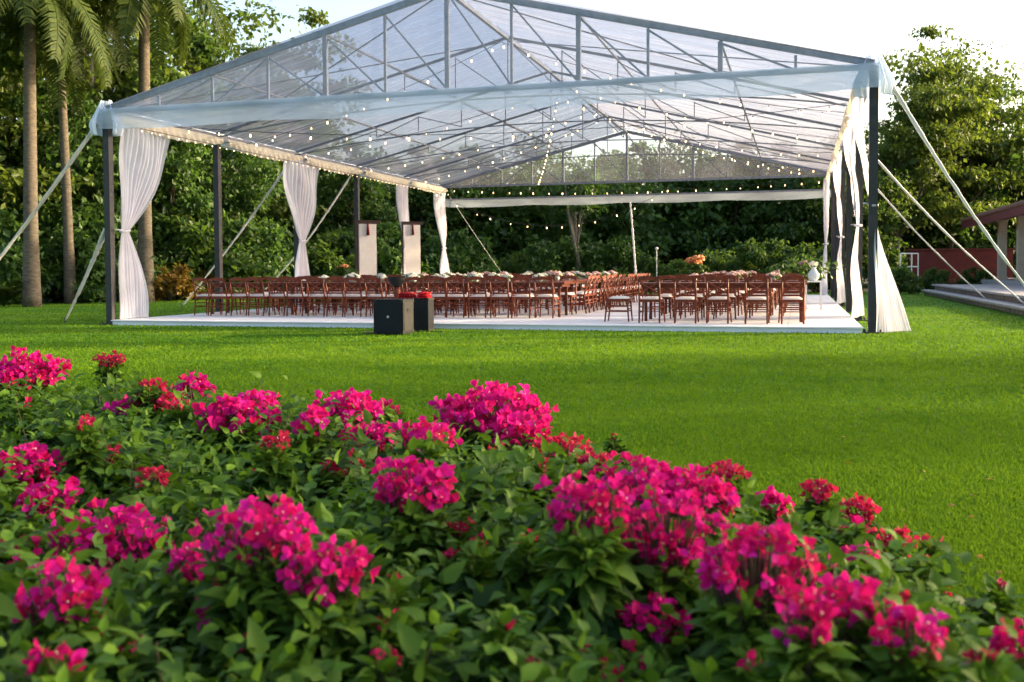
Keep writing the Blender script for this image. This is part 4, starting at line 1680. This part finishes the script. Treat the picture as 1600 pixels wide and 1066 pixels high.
CL = [  # px, py, width px, height px of each flower cluster, 1 = young reddish
    (52, 588, 105, 66, 0), (172, 566, 44, 26, 1), (235, 604, 56, 16, 1), (212, 640, 84, 36, 0), (302, 610, 56, 42, 0), (375, 655, 130, 62, 0),
    (402, 634, 66, 36, 0), (545, 648, 110, 56, 0), (488, 664, 44, 40, 0), (574, 690, 92, 46, 0), (768, 650, 170, 84, 0), (812, 680, 90, 56, 0), (668, 688, 84, 46, 0),
    (650, 768, 132, 84, 0), (550, 735, 76, 42, 1), (40, 732, 100, 62, 0), (78, 785, 80, 56, 0), (160, 712, 84, 30, 1), (172, 858, 180, 112, 0),
    (100, 945, 130, 120, 0), (400, 845, 165, 100, 0), (300, 886, 80, 56, 0), (505, 900, 130, 92, 0), (378, 948, 130, 96, 0), (915, 800, 125, 100, 0),
    (1015, 762, 160, 76, 0), (1030, 838, 180, 130, 0), (1095, 785, 110, 76, 0), (1182, 898, 180, 140, 0), (1020, 972, 104, 72, 0), (1252, 972, 90, 76, 0),
    (1335, 950, 90, 84, 0), (1420, 995, 96, 80, 0), (1205, 792, 42, 36, 0), (1278, 772, 54, 40, 1), (1345, 800, 52, 44, 1), (1395, 852, 60, 54, 1),
    (1454, 850, 34, 24, 1), (1440, 874, 34, 20, 1), (1588, 1010, 60, 60, 0), (882, 702, 92, 38, 1), (960, 682, 20, 16, 1), (1135, 742, 64, 36, 1),
    (945, 918, 40, 46, 1), (612, 645, 28, 26, 1), (1550, 918, 34, 24, 1), (785, 980, 24, 22, 1), (832, 1050, 28, 26, 1), (756, 848, 28, 30, 1),
    (90, 1035, 70, 50, 0), (395, 742, 24, 20, 1), (955, 1052, 40, 26, 1), (1022, 1042, 26, 24, 1), (790, 915, 16, 16, 1), (15, 855, 60, 40, 1), (1470, 1052, 40, 26, 1),
    (930, 722, 50, 30, 1), (440, 862, 60, 60, 0),
]
ge = random.Random(77)
for i in range(60):
    px = ge.uniform(10, 1560)
    lo_ = np.interp(px, (0, 430, 860, 1130, 1300, 1450, 1600), (585, 655, 705, 755, 795, 870, 1010))
    py = lo_ + (1050 - lo_) * ge.random() ** 1.3 * .95 + 5
    w_ = ge.uniform(20, 50)
    CL.append((px, py, w_, w_ * ge.uniform(.6, .9), 1 if ge.random() < .75 else 0))
CQ = []
for (px, py, w_, h_, young) in CL:
    lift = 0.0 + ((0.05 if py > 740 else 0.02) if h_ > 50 else 0.0) + (0.06 if (young and h_ < 30 and py < 700) else 0)
    zc = 0.52
    for it in range(8):
        q = at(px, py, z=zc)
        zc = float(hedge_h(np.array([[q.x, q.y]]))[0]) + lift
        zc = min(max(zc, 0.30), 0.75)
    CQ.append(q)


hedge = empty('bougainvillea_hedge', (0, 2.2, 0), 0, 'low sprawling bougainvillea hedge with magenta flower clusters in front of the lawn', 'hedge')
HO = np.array([0, 2.2, 0])
gh = np.random.default_rng(42)
NS = 6800
P = np.stack([gh.uniform(-6.4, 1.3, NS * 4), gh.uniform(1.0, 8.0, NS * 4)], 1)
P = P[in_poly(P, HPOLY)]
# keep what the camera can see, a little wider
P = P[np.abs(P[:, 0]) < 0.62 * P[:, 1] + 0.5]
keep = gh.random(len(P)) < np.clip(2.6 / P[:, 1], 0.28, 1.0)
P = P[keep][:NS]
hh = hedge_h(P)
ed = edge_dist(P, HPOLY)
eps = 0.05
gx = (hedge_h(P + [eps, 0]) - hedge_h(P - [eps, 0])) / (2 * eps)
gy = (hedge_h(P + [0, eps]) - hedge_h(P - [0, eps])) / (2 * eps)
nrm = unit(np.stack([-gx * .8, -gy * .8, np.ones(len(P))], 1))
sd = unit(nrm + gh.normal(size=(len(P), 3)) * 0.42)
lift_b = np.where(gh.random(len(P)) < 0.05, 0.06 * gh.random(len(P)), 0.0)
depth_in = gh.random(len(P)) ** 1.6 * 0.20
start = np.stack([P[:, 0], P[:, 1], hh - 0.17 - depth_in + lift_b], 1)
slen = 0.15 + 0.13 * gh.random(len(P))
slen[gh.random(len(P)) < 0.06] += 0.10
# leafy shoots carrying each flower cluster
ex_p, ex_s, ex_d, ex_l = [], [], [], []
for (px, py, w_, h_, young), q in zip(CL, CQ):
    kk = q.y / F_PX
    rx, rz = w_ * kk / 2, h_ * kk / 2
    for i in range(int(5 + 34 * rx / 0.12)):
        a_, r_ = gh.random() * 6.28, rx * 0.95 * math.sqrt(gh.random())
        top = np.array([q.x + r_ * math.cos(a_), q.y + r_ * .8 * math.sin(a_) - .02, q.z - rz * (0.35 + 0.5 * gh.random())])
        L_ = 0.13 + 0.10 * gh.random()
        d_ = np.array([math.cos(a_) * .35, math.sin(a_) * .35, 1.0])
        d_ /= np.linalg.norm(d_)
        ex_p.append(top[:2])
        ex_s.append(top - d_ * L_)
        ex_d.append(d_)
        ex_l.append(L_)
P = np.concatenate([P, np.array(ex_p)])
start = np.concatenate([start, np.array(ex_s)])
sd = np.concatenate([sd, np.array(ex_d)])
slen = np.concatenate([slen, np.array(ex_l)])
hh = hedge_h(P)
K = 13
cen, drs, nors, Ls, tn = [], [], [], [], []
a0 = gh.random(len(P)) * 6.28
tvar = gh.random(len(P))
b1 = unit(np.cross(sd, gh.normal(size=sd.shape)))
b2 = np.cross(sd, b1)
for k in range(K):
    t = (k + 0.6) / K
    ang = a0 + k * 2.4
    out_ = np.cos(ang)[:, None] * b1 + np.sin(ang)[:, None] * b2
    pos = start + sd * (slen * t)[:, None]
    d = unit(out_ * (1.0 - 0.35 * t) + sd * (0.15 + 0.5 * t) + np.array([0, 0, -0.38 + .2 * t]) + gh.normal(size=out_.shape) * .25)
    n_ = unit(np.array([0, 0, 0.75]) + sd * 0.6 + out_ * .35 + gh.normal(size=out_.shape) * .42)
    L = (0.066 - 0.032 * max(0, t - 0.55) / 0.45) * (0.65 + 0.6 * gh.random(len(P)))
    cen.append(pos + d * 0.012)
    drs.append(d)
    nors.append(n_)
    Ls.append(L)
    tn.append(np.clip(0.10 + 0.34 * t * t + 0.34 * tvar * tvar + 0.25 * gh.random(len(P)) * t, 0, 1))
cen, drs, nors, Ls, tn = map(np.concatenate, (cen, drs, nors, Ls, tn))
ok = cen[:, 2] > 0.02
cen, drs, nors, Ls, tn = cen[ok], drs[ok], nors[ok], Ls[ok], tn[ok]

LEAF = np.array([(0, 0, 0), (.28, .29, .07), (.30, 0, -.015), (.28, -.29, .07), (.62, .22, .03), (.64, 0, -.06), (.62, -.22, .03), (1.06, 0, -.24)])
LF = np.array([(0, 2, 1), (0, 3, 2), (1, 2, 5), (1, 5, 4), (2, 3, 6), (2, 6, 5), (4, 5, 7), (5, 6, 7)])


def place(tmpl, faces, cen, d, n, S):
    s = unit(np.cross(n, d))
    n2 = np.cross(d, s)
    v = cen[:, None, :] + S[:, None, None] * (tmpl[None, :, 0:1] * d[:, None, :] + tmpl[None, :, 1:2] * s[:, None, :] + tmpl[None, :, 2:3] * n2[:, None, :])
    k = np.arange(len(cen))[:, None, None] * len(tmpl)
    return v.reshape(-1, 3), (faces[None] + k).reshape(-1, faces.shape[1])


def frame_matrix(c, d, n, s_):
    d = Vector(d).normalized()
    s = Vector(n).cross(d).normalized()
    n2 = d.cross(s)
    return Matrix(((d.x * s_, s.x * s_, n2.x * s_, c[0]), (d.y * s_, s.y * s_, n2.y * s_, c[1]), (d.z * s_, s.z * s_, n2.z * s_, c[2]), (0, 0, 0, 1)))


# the 300 leaves that show largest become parts, the rest one mass
top_gap = hedge_h(cen[:, :2]) - cen[:, 2]
vis = (np.abs(cen[:, 0] / cen[:, 1]) < 0.5) & (cen[:, 1] > 1.35) & (top_gap < 0.02) & ((CAM_H - cen[:, 2]) / cen[:, 1] < 0.385)
score = np.where(vis, Ls / cen[:, 1] + 0.03 * np.clip(-top_gap, 0, .1), 0)
big = np.argsort(-score)[:300]
rest = np.setdiff1d(np.arange(len(cen)), big)
v, f = place(LEAF, LF, cen[rest] - HO, drs[rest], nors[rest], Ls[rest])
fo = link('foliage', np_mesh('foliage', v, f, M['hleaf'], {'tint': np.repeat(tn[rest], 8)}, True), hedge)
tag(fo, kind='stuff')
leaf_me = [np_mesh('leaf', LEAF, LF, M['hleaf'], {'tint': np.full(8, tv)}, True) for tv in (0.2, 0.4, 0.6, 0.8)]
for i in big:
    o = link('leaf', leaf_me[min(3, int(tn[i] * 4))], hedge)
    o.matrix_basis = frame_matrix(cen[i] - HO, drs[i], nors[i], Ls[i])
# twigs
mb = MB()
for i in range(0, len(P), 3):
    a = Vector(start[i] - HO)
    mb.tube([a - Vector((0, 0, min(.12, max(0.0, start[i][2] - .02)))), a + Vector(sd[i]) * slen[i] * .78], [.0035, .0014], 4, cap=False)
tw = mb.build('twigs', M['stem'], hedge)
tag(tw, kind='stuff')
mb = MB()
for i in range(46):
    j = gh.integers(len(P))
    q = Vector((P[j][0], P[j][1], 0)) - Vector(HO)
    t_ = Vector((q.x + gh.uniform(-.2, .2), q.y + gh.uniform(-.2, .2), max(.1, hh[j] - .12)))
    mb.tube([q, q.lerp(t_, .5) + Vector((gh.uniform(-.05, .05), gh.uniform(-.05, .05), 0)), t_], [.013, .010, .006], 5, cap=False)
tw = mb.build('branches', M['stem'], hedge, True)
tag(tw, kind='stuff')

# flowers: three papery bracts round a cream floret
def flower_shape(cup, seed, floret):
    """one bougainvillea flower: three pointed papery bracts, cup 0 open .. 1 closed"""
    g_ = random.Random(seed)
    fl = MB()
    for k in range(3):
        a = k * 2 * math.pi / 3 + g_.uniform(-.25, .25)
        c_ = cup + g_.uniform(-.15, .15)
        Rm = Matrix.Rotation(a, 3, 'Z')
        out = lambda r: r * (1 - .45 * c_)
        z = lambda r: r * (.22 + .75 * c_)
        tl_ = [(.03, 0, 0), (out(.36), .40, z(.36) + .13), (out(.36), 0, z(.36)), (out(.36), -.40, z(.36) + .13),
               (out(.72), .29, z(.74) + .12), (out(.74), 0, z(.76) + .02), (out(.72), -.29, z(.74) + .12), (out(1.08), g_.uniform(-.1, .1), z(1.0) - .06)]
        fl.add([Rm @ Vector(q) for q in tl_], [tuple(x) for x in LF], 0)
    if floret:
        fl.tube([(0, 0, 0.05), (0.03, 0.02, .34)], [.03, .04], 5, 1)
        fl.lathe([(.03, .34), (.09, .37), (.03, .385)], 6, (0.03, .02, 0), 1)
    return fl


FSH = [flower_shape(c_, i, f_) for i, (c_, f_) in enumerate(((.15, True), (.45, False), (.75, False), (.3, True), (.6, False), (.9, False)))]
FNP = [(np.array(x.v), x.f, x.m) for x in FSH]


def flower_mesh(shape, mat, tint):
    me = shape.mesh('flower', [mat, M['floret']], True)
    a = me.attributes.new('tint', 'FLOAT', 'POINT')
    a.data.foreach_set('value', np.full(len(me.vertices), tint, np.float32))
    return me


FLOW = [flower_mesh(FSH[i], M['bract'], t) for i, t in enumerate((0.10, 0.3, 0.5, 0.7, 0.9, 0.2))]
BUD = [flower_mesh(FSH[i], M['bud'], t) for i, t in ((2, 0.3), (4, 0.7), (5, .5))]

picks = []
for ci, (px, py, w_, h_, young) in enumerate(CL):
    q = CQ[ci]
    k = q.y / F_PX
    rx, rz = w_ * k / 2, h_ * k / 2
    n = max(8, int(78 * (rx * rz) / (0.1 * 0.07) + 6)) if w_ > 40 else max(3, int(w_ / 7))
    n = min(int(n * (1.35 if py > 740 and h_ > 50 else 1)), 360)
    p_ = unit(gh.normal(size=(n, 3)))
    p_[:, 2] = p_[:, 2] * 0.8 + 0.25
    rad = 0.55 + 0.5 * gh.random(n)
    lob = 1 + 0.22 * np.sin(4 * p_[:, 0] + ci) * np.sin(5 * p_[:, 2] + 2 * ci)
    pos = np.array(q) + p_ * (rad * lob)[:, None] * np.array([rx, rx * .85, rz])
    S = (0.021 + 0.010 * gh.random(n)) * (0.72 if young else 1.0)
    S = S * np.clip(q.y / 2.6, 0.85, 1.35)
    for j in range(n):
        picks.append((S[j] / q.y * (1.3 if p_[j, 1] < 0.1 or p_[j, 2] > .3 else .6), ci, pos[j], unit((p_[j] + gh.normal(size=3) * .6)[None])[0], S[j], young, gh.random()))
order = sorted(range(len(picks)), key=lambda i: -picks[i][0])
sep = set(order[:300])
for ci, c in enumerate(CL):
    mine = [i for i in range(len(picks)) if picks[i][1] == ci]
    c0 = np.mean([picks[i][2] for i in mine], 0)
    q0 = Vector((c0[0], c0[1], max(.1, min(float(hedge_h(c0[None, :2])[0]) - .05, c0[2] - .05))))
    mb = MB()
    tint = []
    mats = [M['bud'] if c[4] else M['bract'], M['floret'], M['stem']]
    for i in mine:
        _, _, pos, dr, S, yg, rn = picks[i]
        mb.tube([q0 - Vector(c0), (q0 + (Vector(pos) - q0) * .6 + Vector((0, 0, -.02))) - Vector(c0), Vector(pos - c0) - Vector(dr) * .004], [.0035, .0022, .0014], 4, 2, cap=False)
        tint += [0.5] * 12
    for i in mine:
        if i in sep:
            continue
        _, _, pos, dr, S, yg, rn = picks[i]
        tmp = Vector((0, 0, 1)) if abs(dr[2]) < .9 else Vector((1, 0, 0))
        Mx = Vector(dr).to_track_quat('Z', 'Y').to_matrix() @ Matrix.Rotation(rn * 6.28, 3, 'Z')
        FLV, FLF, FLM = FNP[int(rn * 31) % 6]
        A = (np.array(Mx) @ (FLV.T * S)).T + (pos - c0)
        o_ = len(mb.v)
        mb.v += [tuple(x) for x in A]
        mb.f += [tuple(x + o_ for x in ff_) for ff_ in FLF]
        mb.m += FLM
        tint += [0.05 + 0.9 * ((rn * 7.3) % 1)] * len(A)
    me = mb.mesh('flower_cluster', mats, True)
    a = me.attributes.new('tint', 'FLOAT', 'POINT')
    a.data.foreach_set('value', np.array(tint, np.float32))
    fc = link('flower_cluster', me, hedge)
    fc.location = Vector(c0 - HO)
    for i in mine:
        if i not in sep:
            continue
        _, _, pos, dr, S, yg, rn = picks[i]
        fo = link('flower', (BUD[int(rn * 31) % 3] if yg else FLOW[int(rn * 31) % 6]), fc)
        fo.rotation_mode = 'QUATERNION'
        Mx = Vector(dr).to_track_quat('Z', 'Y').to_matrix() @ Matrix.Rotation(rn * 6.28, 3, 'Z')
        fo.rotation_quaternion = Mx.to_quaternion()
        fo.location = Vector(pos - c0)
        fo.scale = (S, S, S)

# ------------------------------------------------------------------ grass blades on the lawn
gg = np.random.default_rng(9)
NG = 900000
# even in the picture: depth spread as 1/z
y = 1 / gg.uniform(1 / 48.0, 1 / 2.0, NG)
x = gg.uniform(-0.56, 0.56, NG) * y
Q = np.stack([x, y], 1)
okg = ~in_poly(Q, HPOLY * np.array([1, 1]))
lu = (Q[:, 0] - TX) * math.cos(-TA) - (Q[:, 1] - TY) * math.sin(-TA)
lv = (Q[:, 0] - TX) * math.sin(-TA) + (Q[:, 1] - TY) * math.cos(-TA)
okg &= ~((lu > 0.1) & (lu < W) & (lv > -0.26) & (lv < D + .2)) & ~(lu > 19.2)
Q = Q[okg]
n = len(Q)
hb = (0.014 + 0.020 * gg.random(n)) * np.clip(Q[:, 1] / 9, 0.9, 1.2)
wb = 0.0022 * np.clip(Q[:, 1] / 3.0, 1.0, 8.0)
a = gg.random(n) * 6.28
lean = gg.random(n) * 1.5
b = gg.random(n) * 6.28
sx, sy = np.cos(a) * wb, np.sin(a) * wb
lx, ly = np.cos(b) * lean * hb, np.sin(b) * lean * hb
V = np.zeros((n, 3, 3), np.float32)
V[:, 0] = np.stack([Q[:, 0] - sx, Q[:, 1] - sy, np.zeros(n)], 1)
V[:, 1] = np.stack([Q[:, 0] + sx, Q[:, 1] + sy, np.zeros(n)], 1)
V[:, 2] = np.stack([Q[:, 0] + lx, Q[:, 1] + ly, hb], 1)
Fg = np.arange(n * 3).reshape(n, 3)


def lattice(x, y, seed):
    T_ = np.random.default_rng(seed).random((97, 97))
    xi, yi = np.floor(x).astype(int), np.floor(y).astype(int)
    fx, fy = x - xi, y - yi
    fx, fy = fx * fx * (3 - 2 * fx), fy * fy * (3 - 2 * fy)
    a_, b_, c_, d_ = T_[xi % 97, yi % 97], T_[(xi + 1) % 97, yi % 97], T_[xi % 97, (yi + 1) % 97], T_[(xi + 1) % 97, (yi + 1) % 97]
    return (a_ * (1 - fx) + b_ * fx) * (1 - fy) + (c_ * (1 - fx) + d_ * fx) * fy


patch = np.clip(0.55 * lattice(Q[:, 0] * .45, Q[:, 1] * .8, 1) + 0.45 * lattice(Q[:, 0] * 1.3, Q[:, 1] * 2.0, 2), 0, 1)
patch = np.clip((patch - .28) * 2.1, 0, 1)
patch2 = 0.5 * lattice(Q[:, 0] * 4, Q[:, 1] * 5, 3) + 0.5 * lattice(Q[:, 0] * 11, Q[:, 1] * 13, 4)
sunlit_mid = np.clip((Q[:, 1] - 5) / 9, 0, 1) * np.clip(1.1 - 0.09 * np.abs(Q[:, 0] + 1.5), 0.3, 1)  # sunlit middle of the lawn painted into the blade tint, duller near and aside
tg = np.clip(-0.06 + 0.38 * gg.random(n) + 0.50 * patch * (0.35 + .65 * sunlit_mid) + 0.26 * patch2, 0, 1)
gr = link('grass', np_mesh('grass', V.reshape(-1, 3), Fg, M['blade'], {'tint': np.repeat(tg, 3)}))
tag(gr, 'short mown green grass blades of the lawn', 'grass', kind='stuff')

# small fallen leaves and petals on the grass
gl_ = np.random.default_rng(31)
nl = 150
yy = 1 / gl_.uniform(1 / 14.0, 1 / 2.4, nl)
xx = gl_.uniform(-0.3, 0.56, nl) * yy
Ql = np.stack([xx, yy], 1)
Ql = Ql[~in_poly(Ql, HPOLY)]
nl = len(Ql)
an = gl_.random(nl) * 6.28
v, f = place(LEAF, LF, np.stack([Ql[:, 0], Ql[:, 1], np.full(nl, .022)], 1), np.stack([np.cos(an), np.sin(an), gl_.uniform(-.1, .3, nl)], 1),
             unit(gl_.normal(size=(nl, 3)) * .3 + np.array([0, 0, 1.0])), 0.022 + 0.022 * gl_.random(nl))
fl_ = link('fallen_leaves', np_mesh('fallen_leaves', v, f, M['leafD'], {'tint': np.repeat(gl_.random(nl), 8)}, True))
tag(fl_, 'small yellow and brown fallen leaves scattered on the lawn', 'leaves', kind='stuff')
